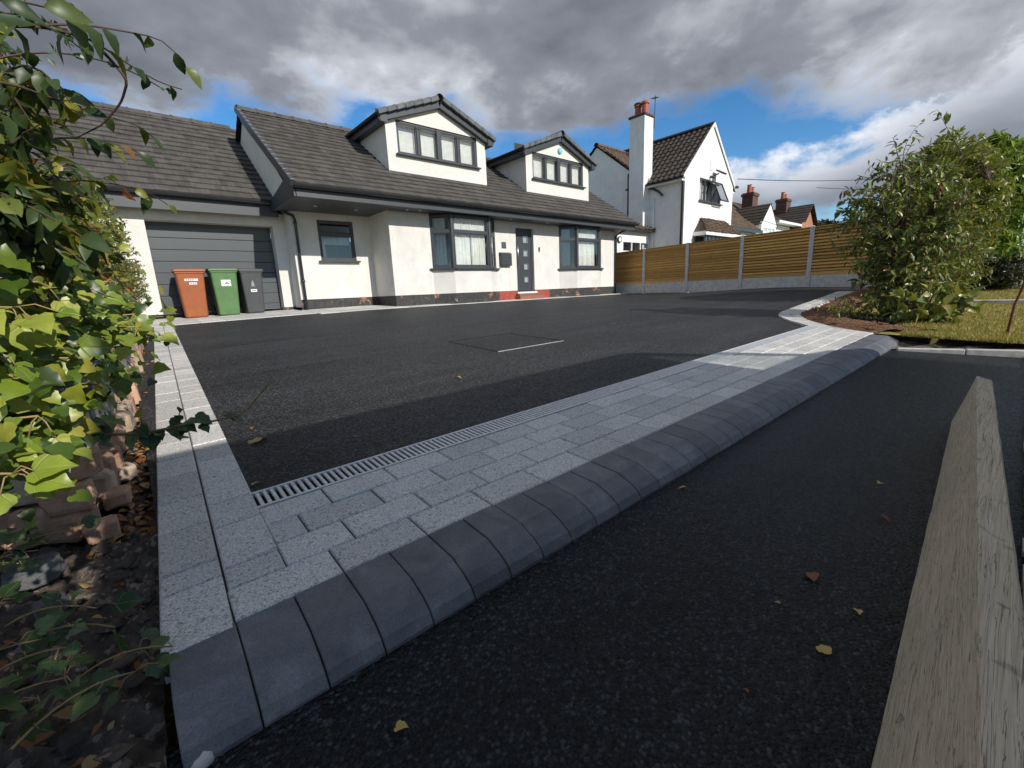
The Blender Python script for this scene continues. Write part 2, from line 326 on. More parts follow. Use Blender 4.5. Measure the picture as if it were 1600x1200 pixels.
M['leaf_hedge'] = leafmat('hedge_leaf', [(0, (.07, .11, .016)), (.5, (.15, .19, .024)), (.86, (.27, .27, .04)), (.95, (.32, .14, .03)), (1, (.40, .07, .03))])
M['leaf_photinia'] = leafmat('photinia_leaf', [(0, (.065, .10, .024)), (.4, (.145, .19, .04)), (.75, (.26, .28, .06)), (.94, (.36, .32, .075)), (1, (.19, .055, .035))], .25, .36)
M['leaf_privet'] = leafmat('privet_leaf', [(0, (.09, .125, .02)), (.5, (.20, .235, .035)), (1, (.33, .31, .05))])
M['leaf_laurel'] = leafmat('laurel_leaf', [(0, (.09, .17, .018)), (.5, (.18, .28, .03)), (1, (.31, .38, .055))])
M['leaf_conifer'] = leafmat('conifer_leaf', [(0, (.02, .03, .012)), (.6, (.04, .05, .016)), (1, (.10, .09, .025))], .1)
M['grass'] = leafmat('grass_blade', [(0, (.16, .19, .03)), (.5, (.34, .29, .07)), (1, (.52, .40, .14))], .25, .6)
M['dead_leaf'] = leafmat('dead_leaf', [(0, (.20, .06, .02)), (.5, (.30, .13, .035)), (1, (.42, .30, .12))], .2, .6)
M['yellow_leaf'] = leafmat('yellow_leaf', [(0, (.5, .36, .10)), (1, (.58, .45, .16))], .2, .6)
M['twig'] = simple('twig_bark', (.085, .05, .032), .8, .3, 20)
M['vine'] = simple('pale_vine_stem', (.30, .20, .09), .75, .3, 20)
def stonemat(name, a, b, dirt):
    t = MT(name, .85, .3); c = t.ramp(t.noise(6, 6, .65, dist=.6), [(.3, a), (.7, b)]); c = t.mix(1., c, t.ramp(t.rnd(), [(0, .75), (1, 1.2)]), 'MULTIPLY')
    c = t.mix(t.ramp(t.noise(13, 7, .72), [(.48, 0.), (.72, .65)]), c, dirt); c = t.mix(t.ramp(t.noise(55, 5, .7), [(.58, 0.), (.8, .5)]), c, tuple(np.minimum(.6, np.array(b) * 1.5))); t.color(c)
    t.bump(t.noise(16, 8, .72), .9, .025); t.bump(t.noise(70, 5, .7), .4, .006); return t.m
M['slate'] = stonemat('slate_stone', (.11, .115, .12), (.21, .215, .22), (.12, .10, .08))
M['terracotta'] = stonemat('terracotta_stone', (.42, .235, .15), (.56, .36, .25), (.24, .15, .10))
M['sandstone'] = stonemat('sandstone', (.44, .32, .22), (.60, .46, .34), (.20, .14, .10))
def plankmat():
    t = MT('weathered_board', .85, .2)
    p = t.map(t.pos(), (.5, 22, 22)); g = t.noise(9, 9, .7, p, .35); g2 = t.noise(1.6, 5, .6)
    c = t.ramp(g, [(.3, (.34, .28, .20)), (.5, (.56, .475, .355)), (.72, (.70, .615, .485))]); c = t.mix(t.ramp(g2, [(.45, 0.), (.75, .5)]), c, (.34, .30, .24))
    s = t.noise(5, 5, .6, t.map(t.pos(), (3.2, 1, 7), (0, .7, 0)), .3); c = t.mix(t.ramp(s, [(.62, 0.), (.70, .55)]), c, (.09, .078, .062))
    t.color(c); ck = t.noise(7, 4, .5, t.map(t.pos(), (.35, 9, 9)), 1.2); c2 = t.ramp(t.math('ABSOLUTE', t.math('SUBTRACT', ck, .5)), [(.0, 1.), (.012, 0.)]); t.color(t.mix(t.math('MULTIPLY', c2, .7), c, (.05, .042, .034))); t.bump(g, .35, .004); t.bump(t.math('MULTIPLY', c2, -1.), .5, .004); t.bump(t.noise(90, 5, .7), .25, .002); return t.m
M['plank'] = plankmat()
M['knot'] = simple('dark_knot', (.075, .058, .042), .8, .3, 60, bump=.4)
M['vanpaint'] = simple('white_van_paint', (.75, .76, .77), .25, .03, 1)
M['sticker'] = simple('white_sticker', (.82, .82, .80), .5, .06, 30)
M['ink'] = simple('dark_ink', (.05, .05, .06), .5, .1)
M['rust'] = simple('rusty_steel', (.12, .045, .03), .85, .4, 30)
M['pebble'] = simple('white_pebble', (.55, .53, .49), .7, .25, 14)

# ------------------------------------------------------------------ ground levels
def S(t): t = min(1, max(0, t)); return t * t * (3 - 2 * t)
def gz(x, y):                               # driveway surface
    p = -.801 + .0206 * x + .0407 * y
    return p + min(0, .092 - .0206 * x) * S((y - 2.5) / 8.4) + .12 * S((x - 8.5) / 5) * S((8.5 - y) / 4)
def pz(x, y): return -.801 + .0206 * x + .0407 * y - .07 - .012 * (.9 - y)   # footway surface
A = _n([1, -.021, .0200]); B_ = _n([.041, .998, .041]); NN = _n(np.cross(A, B_)); CC = np.cross(NN, A); Q0 = np.array([.066, 1.131, -.754])
def SP(a, c, h=0.): return Q0 + A * a + CC * c + NN * h
def SB(u, v, h=0.): return Q0 + A * u + B_ * v + NN * h
def grid_sheet(x0, x1, y0, y1, nx, ny, zf):
    mb = MB(); mb.sheet([[(x, y, zf(x, y)) for x in np.linspace(x0, x1, nx)] for y in np.linspace(y0, y1, ny)]); return mb
# drive: lies just under the pavers (they stand 12 mm proud)
obj('driveway', grid_sheet(-.05, 17.5, 1.0, 13.6, 60, 50, lambda x, y: gz(x, y) - .012), M['drive'], kind='structure', smooth=True)
obj('ground', grid_sheet(-300, 900, -300, 900, 121, 121, lambda x, y: -1.25 + .0206 * max(x - 10, 0) * .9 if x < 60 else -1.25 + .93), M['ground'], kind='structure')
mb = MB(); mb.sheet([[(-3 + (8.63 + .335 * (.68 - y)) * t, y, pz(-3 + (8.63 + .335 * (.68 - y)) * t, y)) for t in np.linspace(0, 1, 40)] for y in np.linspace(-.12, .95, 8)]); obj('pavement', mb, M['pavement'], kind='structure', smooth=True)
obj('road', grid_sheet(-40, 90, -7.5, -.26, 60, 6, lambda x, y: -.985 + .0206 * x), M['road'], kind='structure')
mb = MB()
n = 450
for i in range(n):                          # old road kerb, ragged mortar edge to the tarmac
    x0, x1 = -3 + i * .1, -3 + (i + 1) * .1; e0 = -.105 - .018 * random.random()
    mb.box(x0, x1 + .002 * random.random(), -.26, e0, pz(x0, 0) - .3, pz(x0, 0) + .012 + .01 * random.random())
obj('road_kerb', mb, M['edging'], kind='structure')

# ------------------------------------------------------------------ granite strip, border, kerb, drain
def paver(par, quad, h=0.012, name='paver', gap=.0027, th=.05, m='granite'):
    q = [np.array(p) for p in quad]; c = sum(q) / 4
    def ins(i, d): return q[i] + _n(q[(i + 1) % 4] - q[i]) * d + _n(q[i - 1] - q[i]) * d
    lo = [ins(i, gap) for i in range(4)]; hi = [ins(i, gap + .004) for i in range(4)]
    up = np.array([0, 0, 1.]); jit = RNG.normal(0, .0012)
    vs = [p - up * th for p in lo] + [p + up * (h - .005 + jit) for p in lo] + [p + up * (h + jit) for p in hi]
    fs = [(8, 9, 10, 11)] + [(i, (i + 1) % 4, 4 + (i + 1) % 4, 4 + i) for i in range(4)] + [(4 + i, 4 + (i + 1) % 4, 8 + (i + 1) % 4, 8 + i) for i in range(4)]
    mb = MB(); mb.add(vs, fs); return obj(name, mb, M[m], par)
strip = empty('paving_strip', tuple(Q0), kind='structure')
CW = .139
def aend(c): return 6.1 + .45 * c
for k in range(4):                          # course k counted from the kerb
    a = (.0 if k == 0 else .148); c0, c1 = k * CW, (k + 1) * CW
    first = [.26, .20, .10, .22][k]; seg = first
    if k == 0: seg = .263
    while a < aend(c0) - .03:
        b = min(a + seg, aend(c0)); 
        if aend(c0) - b < .06: b = aend(c0)
        e = .45 * CW if b == aend(c0) else 0
        paver(strip, [SP(a, c0), SP(b, c0), SP(b + e, c1), SP(a, c1)]); a = b; seg = .26 + RNG.normal(0, .004)
bord = empty('paving_border', tuple(SB(0, 0)), kind='structure')
for col, (u0, u1) in enumerate([(-.143, 0.), (0., .146)]):
    v = -.02 if col == 0 else CW
    lens = [.24, .10, .26, .25, .27, .24] if col == 0 else [.11, .26, .20, .27]
    i = 0
    while v < 9.62:
        L = lens[i] if i < len(lens) else .26 + RNG.normal(0, .02)
        v2 = min(v + L, 9.62); sh = (0, 0)
        paver(bord, [SB(u0, v), SB(u1, v), SB(u1, v2), SB(u0, v2)]); v = v2; i += 1
# joints: a bed of mortar just below the paver tops
mb = MB(); mb.sheet([[SP(a, c, .003) for a in np.linspace(-.0, 6.2, 20)] for c in (0, .28, .556)]); obj('mortar_bed', mb, M['joint'], strip)
mb = MB(); mb.sheet([[SB(u, v, .003) for u in (-.14, 0, .144)] for v in np.linspace(-.01, 9.6, 20)]); obj('mortar_bed', mb, M['joint'], bord)
kerb = empty('kerb', tuple(Q0), kind='structure')
prof = [(0, -.12), (0, .010), (-.142, .006), (-.205, -.018), (-.236, -.038), (-.252, -.062), (-.256, -.12)]
def kerb_block(a0, a1):
    mb = MB(); n = len(prof); g = .0011; jh = RNG.normal(0, .0012)
    rows = []
    for a, ins in ((a0 + g, .0022), (a0 + g + .0022, 0), (a1 - g - .0022, 0), (a1 - g, .0022)):
        row = []
        for j, (c, h) in enumerate(prof):
            row.append(SP(a, c + (ins if j > 2 else 0), h + jh - (ins if 0 < j < n - 1 else 0)))
        rows.append(row)
    mb.sheet(rows); L = len(mb.v)
    mb.f.append(tuple(range(n))); mb.f.append(tuple(range(3 * n, 4 * n))[::-1])
    return obj('kerb_block', mb, M['kerb'], kerb)
a = -.128
while a < 5.95: kerb_block(a, a + .1295); a += .13
# drain
dr = empty('drainage_channel', tuple(SP(.16, .63)), 'galvanised slotted drainage channel between black tarmac and granite strip', 'drain')
mb = MB(); d0, d1 = .562, .706; DE = 6.42
for c0, c1 in ((d0, d0 + .012), (d1 - .012, d1)):
    mb.add([SP(.152, c0, -.03), SP(DE, c0, -.03), SP(DE, c1, -.03), SP(.152, c1, -.03), SP(.152, c0, .013), SP(DE, c0, .013), SP(DE, c1, .013), SP(.152, c1, .013)], [(4, 5, 6, 7), (0, 1, 5, 4), (2, 3, 7, 6), (0, 4, 7, 3), (1, 2, 6, 5)])
obj('frame', mb, M['galv'], dr)
mb = MB(); mb.add([SP(.152, d0, -.008), SP(DE, d0, -.008), SP(DE, d1, -.008), SP(.152, d1, -.008)], [(0, 1, 2, 3)]); obj('channel', mb, M['black'], dr)
barm = None; nb = 250; step = (DE - .16) / nb
for i in range(nb):
    p = SP(.16 + (i + .5) * step, (d0 + d1) / 2, .006) - origin(dr)
    if barm is None:
        mb = MB(); mb.obox((0, 0, 0), A * step * .27, CC * (d1 - d0 - .024) / 2, NN * .006); b = obj('bar', mb, M['galv'], dr, local=True, bevel=.002); barm = b
    else:
        b = barm.copy(); COL.objects.link(b); b.parent = dr
    b.location = p
# curved granite edging round the planting bed
OUT = [(6.481, 1.72), (6.92, 2.055), (7.45, 2.36), (7.791, 2.485), (8.15, 2.56), (9.289, 2.66), (10.842, 2.70), (12.4, 2.75)]
INN = [(6.166, .986), (6.452, 1.421), (7.047, 1.859), (7.6, 2.11), (8.05, 2.25), (9.2, 2.36), (10.7, 2.40), (12.4, 2.44)]
def resample(P, n):
    P = np.array(P); d = np.r_[0, np.cumsum(np.linalg.norm(np.diff(P, axis=0), axis=1))]; t = np.linspace(0, d[-1], n); return np.stack([np.interp(t, d, P[:, i]) for i in range(2)], -1)
eo, ei = resample(OUT, 26), resample(INN, 26); cb = empty('curved_paving_border', (6.5, 1.6, gz(6.5, 1.6)), kind='structure')
def g3(p, h=0): return np.array([p[0], p[1], gz(p[0], p[1]) + h])
for i in range(25):
    m0, m1 = (eo[i] + ei[i]) / 2, (eo[i + 1] + ei[i + 1]) / 2
    paver(cb, [g3(ei[i]), g3(ei[i + 1]), g3(m1), g3(m0)]); paver(cb, [g3(m0), g3(m1), g3(eo[i + 1]), g3(eo[i])])
# granite apron along the house
ap = empty('paving_apron', (0, 10.6, -.33), kind='structure')
x = .16
while x < 15.6:
    w = .45
    if x < 3.3:
        y = 10.72
        while y < 12.88: paver(ap, [g3((x, y)), g3((x + w, y)), g3((x + w, min(y + .45, 12.88))), g3((x, min(y + .45, 12.88)))], h=.004); y += .45
    else:
        paver(ap, [g3((x, 10.45)), g3((x + w, 10.45)), g3((x + w, 10.9)), g3((x, 10.9))], h=.004)
        if x < 5.4:
            y = 10.9
            while y < 12.05: paver(ap, [g3((x, y)), g3((x + w, y)), g3((x + w, min(y + .45, 12.05))), g3((x, min(y + .45, 12.05)))], h=.004); y += .45
    x += w
# manhole: recessed tray cover filled with tarmac
mh = empty('manhole_cover', (3.3, 4.0, gz(3.3, 4)), 'recessed inspection cover filled with tarmac, thin steel rim in the drive', 'manhole cover')
P4 = [(2.884, 4.52), (2.838, 3.506), (3.788, 3.453), (3.80, 4.46)]
for i in range(4):
    p, q = np.array(P4[i]), np.array(P4[(i + 1) % 4]); mb = MB(); d = (q - p) / np.linalg.norm(q - p); nrm = np.array([-d[1], d[0]]) * .0028
    c = (p + q) / 2; zc = gz(*c); dz = (gz(*q) - gz(*p)) / 2
    mb.obox((c[0], c[1], zc - .012), ((q - p)[0] / 2, (q - p)[1] / 2, dz), (nrm[0], nrm[1], 0), (0, 0, .004)); obj('rim', mb, M['galv'] if i == 1 else M['black'], mh)

# ------------------------------------------------------------------ building helpers
def wall_cells(mb, O, U, Wd, H, holes, nrm, rev=.09):
    O = np.array(O, float); U = np.array(U, float); nrm = np.array(nrm, float); Z = np.array([0, 0, 1.])
    xs = sorted({0, Wd, *[h[0] for h in holes], *[h[1] for h in holes]}); zs = sorted({0, H, *[h[2] for h in holes], *[h[3] for h in holes]})
    for i in range(len(xs) - 1):
        for j in range(len(zs) - 1):
            cx, cz = (xs[i] + xs[i + 1]) / 2, (zs[j] + zs[j + 1]) / 2
            if any(h[0] < cx < h[1] and h[2] < cz < h[3] for h in holes): continue
            mb.add([O + U * xs[i] + Z * zs[j], O + U * xs[i + 1] + Z * zs[j], O + U * xs[i + 1] + Z * zs[j + 1], O + U * xs[i] + Z * zs[j + 1]], [(0, 1, 2, 3)])
    for x0, x1, z0, z1 in holes:
        c = [O + U * x0 + Z * z0, O + U * x1 + Z * z0, O + U * x1 + Z * z1, O + U * x0 + Z * z1]; b = [p - nrm * rev for p in c]
        mb.add(c + b, [(0, 4, 5, 1), (1, 5, 6, 2), (2, 6, 7, 3), (3, 7, 4, 0)])
def curtain_mesh(O, U, w, h, nrm, amp=.025, waves=7, top_gather=0):
    g = []; n = waves * 6; O = np.array(O); U = np.array(U); nrm = np.array(nrm)
    ph = random.random() * 6
    for z in np.linspace(0, h, 4):
        g.append([O + U * (w * i / n) + nrm * (amp * math.sin(ph + i * 2 * math.pi / 6 + .5 * math.sin(i * .7)) * (.6 + .4 * math.sin(i * .37 + z))) + np.array([0, 0, z]) for i in range(n + 1)])
    mb = MB(); mb.sheet(g); return mb
def window(parent, O, U, w, h, nrm, xs, zs=None, fr=.055, sill=True, behind=None, split=None, inset=.03, mat='anthracite', name='window', dep=.07):
    """frame at O (lower left), mullions at xs, transoms per light via zs; panes and curtains are children"""
    O = np.array(O, float); U = np.array(U, float); nrm = np.array(nrm, float); Z = np.array([0, 0, 1.]); B0 = O - nrm * inset
    def bar(mb, x0, x1, z0, z1, d0=0., d1=dep): mb.obox(B0 + U * (x0 + x1) / 2 + Z * (z0 + z1) / 2 - nrm * (d0 + d1) / 2, U * (x1 - x0) / 2, nrm * (d1 - d0) / 2, Z * (z1 - z0) / 2)
    mb = MB(); bar(mb, 0, fr, 0, h); bar(mb, w - fr, w, 0, h); bar(mb, fr, w - fr, 0, fr); bar(mb, fr, w - fr, h - fr, h)
    edges = [0] + list(xs) + [w]
    for x in xs: bar(mb, x - fr * .65, x + fr * .65, fr, h - fr, -.006)
    for t in (zs or []): bar(mb, fr, w - fr, t - fr * .6, t + fr * .6, -.004)
    f = obj(name, mb, M[mat], parent, bevel=.006)
    for i in range(len(edges) - 1):          # opening sashes: an inner frame round each light
        x0, x1 = edges[i] + fr * .9, edges[i + 1] - fr * .9; lv = [fr * .9] + [t for t in (zs or [])] + [h - fr * .9]
        for j in range(len(lv) - 1):
            z0, z1 = lv[j] + (fr * .5 if j else 0), lv[j + 1] - (fr * .5 if j < len(lv) - 2 else 0); s = .028
            sm = MB(); bar(sm, x0, x0 + s, z0, z1, .008, .05); bar(sm, x1 - s, x1, z0, z1, .008, .05); bar(sm, x0 + s, x1 - s, z0, z0 + s, .008, .05); bar(sm, x0 + s, x1 - s, z1 - s, z1, .008, .05)
            obj('sash', sm, M[mat], f, bevel=.004)
            pm = MB(); q = B0 - nrm * .03; pm.add([q + U * (x0 + s) + Z * (z0 + s), q + U * (x1 - s) + Z * (z0 + s), q + U * (x1 - s) + Z * (z1 - s), q + U * (x0 + s) + Z * (z1 - s)], [(0, 1, 2, 3)]); obj('pane', pm, M['glass'], f)
    if sill:
        sm = MB(); sm.obox(O + U * w / 2 + nrm * .03 - Z * .018, U * (w / 2 + .07), nrm * .075, Z * .02); obj('sill', sm, M[mat], f, bevel=.006)
    return f
def tile_field(mb, O, U, V, Wd, L, tw, g, up, th=.03, pan=False, skip=None, jit=.002):
    """overlapping tiles: U along the eave, V up the slope, up = plane normal"""
    O, U, V, up = [np.array(q, float) for q in (O, U, V, up)]; nr = int(math.ceil(L / g - 1e-6)); nc = int(math.ceil(Wd / tw)) + 1
    for r in range(nr):
        off = 0 if (r % 2 == 0 or pan) else -tw / 2
        for c in range(nc):
            x0, x1 = max(0, off + c * tw), min(Wd, off + (c + 1) * tw)
            if x1 - x0 < .02: continue
            v0, v1 = r * g, min((r + 1) * g, L)
            if skip and skip((x0 + x1) / 2, (v0 + v1) / 2): continue
            j = RNG.normal(0, jit); x0 += .002; x1 -= .002
            if not pan:
                a, b = th + .012 + j, .012 + j
                p = [O + U * x0 + V * (v0 + j), O + U * x1 + V * (v0 + j), O + U * x1 + V * v1, O + U * x0 + V * v1]
                mb.add(p[:2] + [p[0] + up * a, p[1] + up * a, p[2] + up * b, p[3] + up * b, p[2], p[3]], [(2, 3, 4, 5), (0, 1, 3, 2), (0, 2, 5, 7), (1, 6, 4, 3)])
            else:
                n = 6; vs = []
                for k in range(n + 1):
                    s = k / n; hh = .05 * max(0, math.sin(s * math.pi * 1.35 - .2)) ** 1.0
                    vs += [O + U * (x0 + (x1 - x0) * s) + V * v0 + up * (hh + th + .01), O + U * (x0 + (x1 - x0) * s) + V * v1 + up * (hh + .005), O + U * (x0 + (x1 - x0) * s) + V * v0 + up * (hh - .012)]
                fs = []
                for k in range(n): fs += [(k * 3, k * 3 + 3, k * 3 + 4, k * 3 + 1), (k * 3 + 2, k * 3 + 5, k * 3 + 3, k * 3)]
                mb.add(vs, fs)
def half_pipe(mb, p, q, r, out, n=6):
    p, q, out = np.array(p, float), np.array(q, float), np.array(out, float); rows = []
    for k in range(n + 1):
        a = math.pi * k / n; d = out * (-math.cos(a)) * r - np.array([0, 0, 1.]) * math.sin(a) * r; rows.append([p + d, q + d])
    mb.sheet(rows); rows2 = [[a * .99 + 0 for a in r_] for r_ in rows]

# ------------------------------------------------------------------ the bungalow
GB = -.27
house = empty('dormer_bungalow', (9, 12, GB), 'cream rendered dormer bungalow with garage, two dormers and anthracite windows', 'house')
YM, YR, YG, YGD, ZS, YE = 10.9, 12.05, 12.6, 12.9, 2.17, 10.3
ZR0 = .02                                    # foot of the render
# front wall of the main part with openings behind the bays, door
BAY = [(6.63, 7.12, 8.44, 8.93), (11.83, 12.40, 13.68, 14.22)]; YB = 10.55
mb = MB(); holes = [(b[0] - 5.42, b[3] - 5.42, -1 + 1, ZS - ZR0) for b in BAY] + [(9.79 - 5.42, 10.58 - 5.42, 0, 1.995 - ZR0)]
wall_cells(mb, (5.42, YM, ZR0), (1, 0, 0), 15.05 - 5.42, ZS - ZR0, holes, (0, -1, 0), .14)
mb.add([(5.42, YM, ZR0), (5.42, YR, ZR0), (5.42, YR, ZS), (5.42, YM, ZS)], [(0, 1, 2, 3)])                       # return
wall_cells(mb, (3.38, YR, ZR0), (1, 0, 0), 5.42 - 3.38, ZS - ZR0, [(4.01 - 3.38, 4.95 - 3.38, .99 - ZR0, 2.01 - ZR0)], (0, -1, 0), .1)
mb.add([(3.38, YR, GB + .1), (3.38, YG + .5, GB + .1), (3.38, YG + .5, ZS), (3.38, YR, ZS)], [(3, 2, 1, 0)])
mb.add([(15.05, YM, ZR0), (15.05, 17.4, ZR0), (15.05, 17.4, ZS), (15.05, YM, ZS)], [(0, 1, 2, 3)])
mb.add([(15.05, YE + .3, ZS), (15.05, 17.6, ZS), (15.05, 14.0, 4.85)], [(0, 1, 2)])
mb.add([(3.13, YE + .35, ZS), (3.13, 17.6, ZS), (3.13, 14.0, 4.84)], [(0, 1, 2)])                                    # left gable
mb.add([(-1.5, 17.5, GB), (15.05, 17.5, GB), (15.05, 17.5, ZS), (-1.5, 17.5, ZS)], [(0, 1, 2, 3)])
# garage front
wall_cells(mb, (-.9, YG, GB + .1), (1, 0, 0), 4.28, ZS - GB - .1, [(.59 + .9, 3.1 + .9, 0, 1.86 - GB - .1)], (0, -1, 0), .3)
mb.add([(-.9, YG, GB), (-.9, 17.5, GB), (-.9, 17.5, ZS), (-.9, YG, ZS)], [(0, 1, 2, 3)])
for x0, xa, xb, x1 in BAY:                   # bay dwarf walls
    zb, zt = ZR0, .68
    P = [(x0, YM), (xa, YB), (xb, YB), (x1, YM)]
    for i in range(3): mb.add([(*P[i], zb), (*P[i + 1], zb), (*P[i + 1], zt), (*P[i], zt)], [(0, 1, 2, 3)])
obj('wall', mb, M['render'], house)
# plinth, set back under the render
mb = MB(); e = .018
P = [(3.38, YR + e), (5.42 + e, YR + e), (5.42 + e, YM + e)]
for x0, xa, xb, x1 in BAY: P += [(x0, YM + e), (xa, YB + e), (xb, YB + e), (x1, YM + e)]
P += [(15.03, YM + e), (15.03, 14)]
for i in range(len(P) - 1): mb.add([(*P[i], GB - .3), (*P[i + 1], GB - .3), (*P[i + 1], ZR0), (*P[i], ZR0)], [(0, 1, 2, 3)])
obj('plinth', mb, M['plinth'], house)
mb = MB(); mb.box(3.05, 3.37, YG - .03, YG + .05, GB - .2, GB + .12); obj('plinth', mb, M['plinth'], house)
mb = MB(); mb.box(9.0, 9.78, YM + .004, YM + .1, GB - .2, ZR0 - .003); obj('painted_brickwork', mb, M['redbrick'], house); mb = MB(); mb.box(10.59, 11.3, YM + .004, YM + .1, GB - .2, ZR0 - .003); obj('painted_brickwork', mb, M['redbrick'], house)
mb = MB(); mb.box(9.68, 10.78, YM - .24, YM + .13, GB - .2, -.15); mb.box(9.72, 10.74, YM - .16, YM + .13, -.15, -.085); obj('door_step', mb, M['step'], house, bevel=.01)
mb = MB(); mb.box(9.75, 10.65, YM - .06, YM + .14, -.083, -.03); obj('door_sill', mb, M['white_plastic'], house, bevel=.006)
# front door
mb = MB(); dy = YM + .09
mb.box(9.79, 9.85, dy, dy + .07, -.03, 1.995); mb.box(10.52, 10.58, dy, dy + .07, -.03, 1.995); mb.box(9.85, 10.52, dy, dy + .07, 1.94, 1.995)
obj('door_frame', mb, M['anthracite'], house, bevel=.005)
sq = [(10.2, 10.38, z, z + .18) for z in (.28, .70, 1.13, 1.56)]
mb = MB(); wall_cells(mb, (9.85, dy + .015, -.03), (1, 0, 0), .67, 1.97, [(a - 9.85, b - 9.85, c + .03, d + .03) for a, b, c, d in sq], (0, -1, 0), .02)
door = obj('door', mb, M['anthracite'], house)
for a, b, c, d in sq:
    mb = MB(); t = .018
    for q in ((a - t, a, c - t, d + t), (b, b + t, c - t, d + t), (a, b, c - t, c), (a, b, d, d + t)): mb.box(q[0], q[1], dy, dy + .02, q[2], q[3])
    obj('light_surround', mb, M['alu'], door)
    mb = MB(); mb.add([(a, dy + .028, c), (b, dy + .028, c), (b, dy + .028, d), (a, dy + .028, d)], [(0, 1, 2, 3)]); obj('pane', mb, simple('frosted_glass', (.30, .34, .36), .25, .1) if 'frost' not in M else M['frost'], door)
mb = MB(); mb.tube([(9.905, dy - .05, .72), (9.905, dy - .05, 1.6)], .016, 8); mb.tube([(9.905, dy - .05, .85), (9.905, dy + .02, .85)], .01, 6); mb.tube([(9.905, dy - .05, 1.47), (9.905, dy + .02, 1.47)], .01, 6)
obj('handle', mb, M['alu'], door, smooth=True)
# small window on the recessed wall
f = window(house, (4.01, YR, .99), (1, 0, 0), .94, 1.02, (0, -1, 0), [], [.68], fr=.06)
mb = curtain_mesh((4.07, YR + .2, 1.42), (1, 0, 0), .82, .22, (0, -1, 0), .015, 9); obj('curtain', mb, M['curtain'], f, smooth=True)
obj('curtain', curtain_mesh((4.07, YR + .21, 1.06), (1, 0, 0), .15, .4, (0, -1, 0), .015, 3), M['curtain'], f, smooth=True)
mb = MB(); mb.box(4.0, 4.96, YR + .5, YR + .52, .9, 2.1); obj('room_back', mb, M['room'], f)
# bay windows
for bi, (x0, xa, xb, x1) in enumerate(BAY):
    P = [np.array(q) for q in ((x0, YM), (xa, YB), (xb, YB), (x1, YM))]; first = None
    for i in range(3):
        d = P[i + 1] - P[i]; L = np.linalg.norm(d); u = d / L; nr = np.array([u[1], -u[0]])
        U3, N3 = (u[0], u[1], 0), (nr[0], nr[1], 0); ins = .035
        f = window(house, (P[i][0], P[i][1], .72), U3, L, 1.43, N3, [], [.98], fr=.065, sill=True, inset=.0, name='bay_window')
        o3 = np.array([P[i][0], P[i][1], .79]) - np.array(N3) * .13
        if i == 1:
            cw = L * (.45 if bi == 0 else .8)
            obj('curtain', curtain_mesh(o3 + np.array(U3) * .08, U3, cw, .88, N3, .03, 5 if bi == 0 else 10), M['curtain'], f, smooth=True)
            if bi == 0: obj('curtain', curtain_mesh(o3 + np.array(U3) * (cw + .12), U3, L - cw - .2, .88, N3, .03, 6), M['curtain'], f, smooth=True)
            obj('curtain', curtain_mesh(o3 + np.array(U3) * .06 + np.array([0, 0, .92]), U3, L - .12, .38, N3, .02, 12), M['curtain'], f, smooth=True)
        else:
            obj('curtain', curtain_mesh(o3 + np.array(U3) * (.05 if bi == 0 else .1), U3, L * (.6 if bi == 0 else .5), 1.28, N3, .02, 4), M['curtain'], f, smooth=True)
    for q in P[1:3]: mb = MB(); mb.tube([(q[0], q[1] + .012, .70), (q[0], q[1] + .012, 2.15)], .052, 8); obj('bay_post', mb, M['anthracite'], house)
    mb = MB(); mb.box(x0 - .2, x1 + .2, YM + .75, YM + .77, 0, 2.2); obj('room_back', mb, M['room'], house)
    mb = MB(); mb.prism([(*q, .69) for q in [(x0, YM + .2), (xa, YB + .03), (xb, YB + .03), (x1, YM + .2)]], (0, 0, .02)); obj('window_board', mb, M['white_plastic'], house)
# soffits, fascias, gutters
mb = MB(); mb.add([(3.09, YE, ZS), (15.6, YE, ZS), (15.6, YM + .3, ZS), (3.09, YM + .3, ZS)], [(0, 1, 2, 3)])
sf = None
x = 3.09; k = 0                              # soffit boards run front to back
while x < 15.6:
    mb = MB(); w = .1; y1 = YR + .1 if x < 5.45 else YM + .2
    mb.box(x, min(x + w, 15.6) - .004, YE + .02, y1, ZS, ZS + .02); obj('soffit_board', mb, M['soffit'], house); x += w
mb = MB(); mb.box(3.09, 15.6, YE + .021, YR + .1, ZS + .021, ZS + .05); obj('soffit_backing', mb, M['black'], house)
mb = MB(); mb.box(3.09, 15.6, YE - .004, YE + .018, ZS - .012, ZS + .19); obj('fascia', mb, M['anthracite'], house, bevel=.004)
mb = MB(); mb.box(-.9, 3.2, 12.28, 12.30, ZS - .135, ZS + .19); obj('fascia', mb, M['anthracite'], house, bevel=.004)
mb = MB(); mb.box(-.9, 3.2, 12.301, YG + .01, ZS - .085, ZS - .065); obj('soffit_panel', mb, M['soffit'], house)
def gutter(p, q, par):
    mb = MB(); half_pipe(mb, p, q, .078, (0, 1, 0), 8); half_pipe(mb, np.array(p) + (0, 0, .004), np.array(q) + (0, 0, .004), .072, (0, 1, 0), 8)
    g = obj('gutter', mb, M['gutter'], par, smooth=True)
    n = int(abs(q[0] - p[0]) / 2.0) + 1
    for i in range(n + 1):
        x = p[0] + (q[0] - p[0]) * i / n; b = MB(); half_pipe(b, (x - .05, p[1], p[2] + .003), (x + .05, p[1], p[2] + .003), .084, (0, 1, 0), 8); obj('bracket', b, M['gutter'], g, smooth=True)
gutter((3.09, YE - .085, ZS + .222), (15.62, YE - .085, ZS + .202), house)
gutter((-.9, 12.20, ZS + .215), (3.12, 12.20, ZS + .195), house)
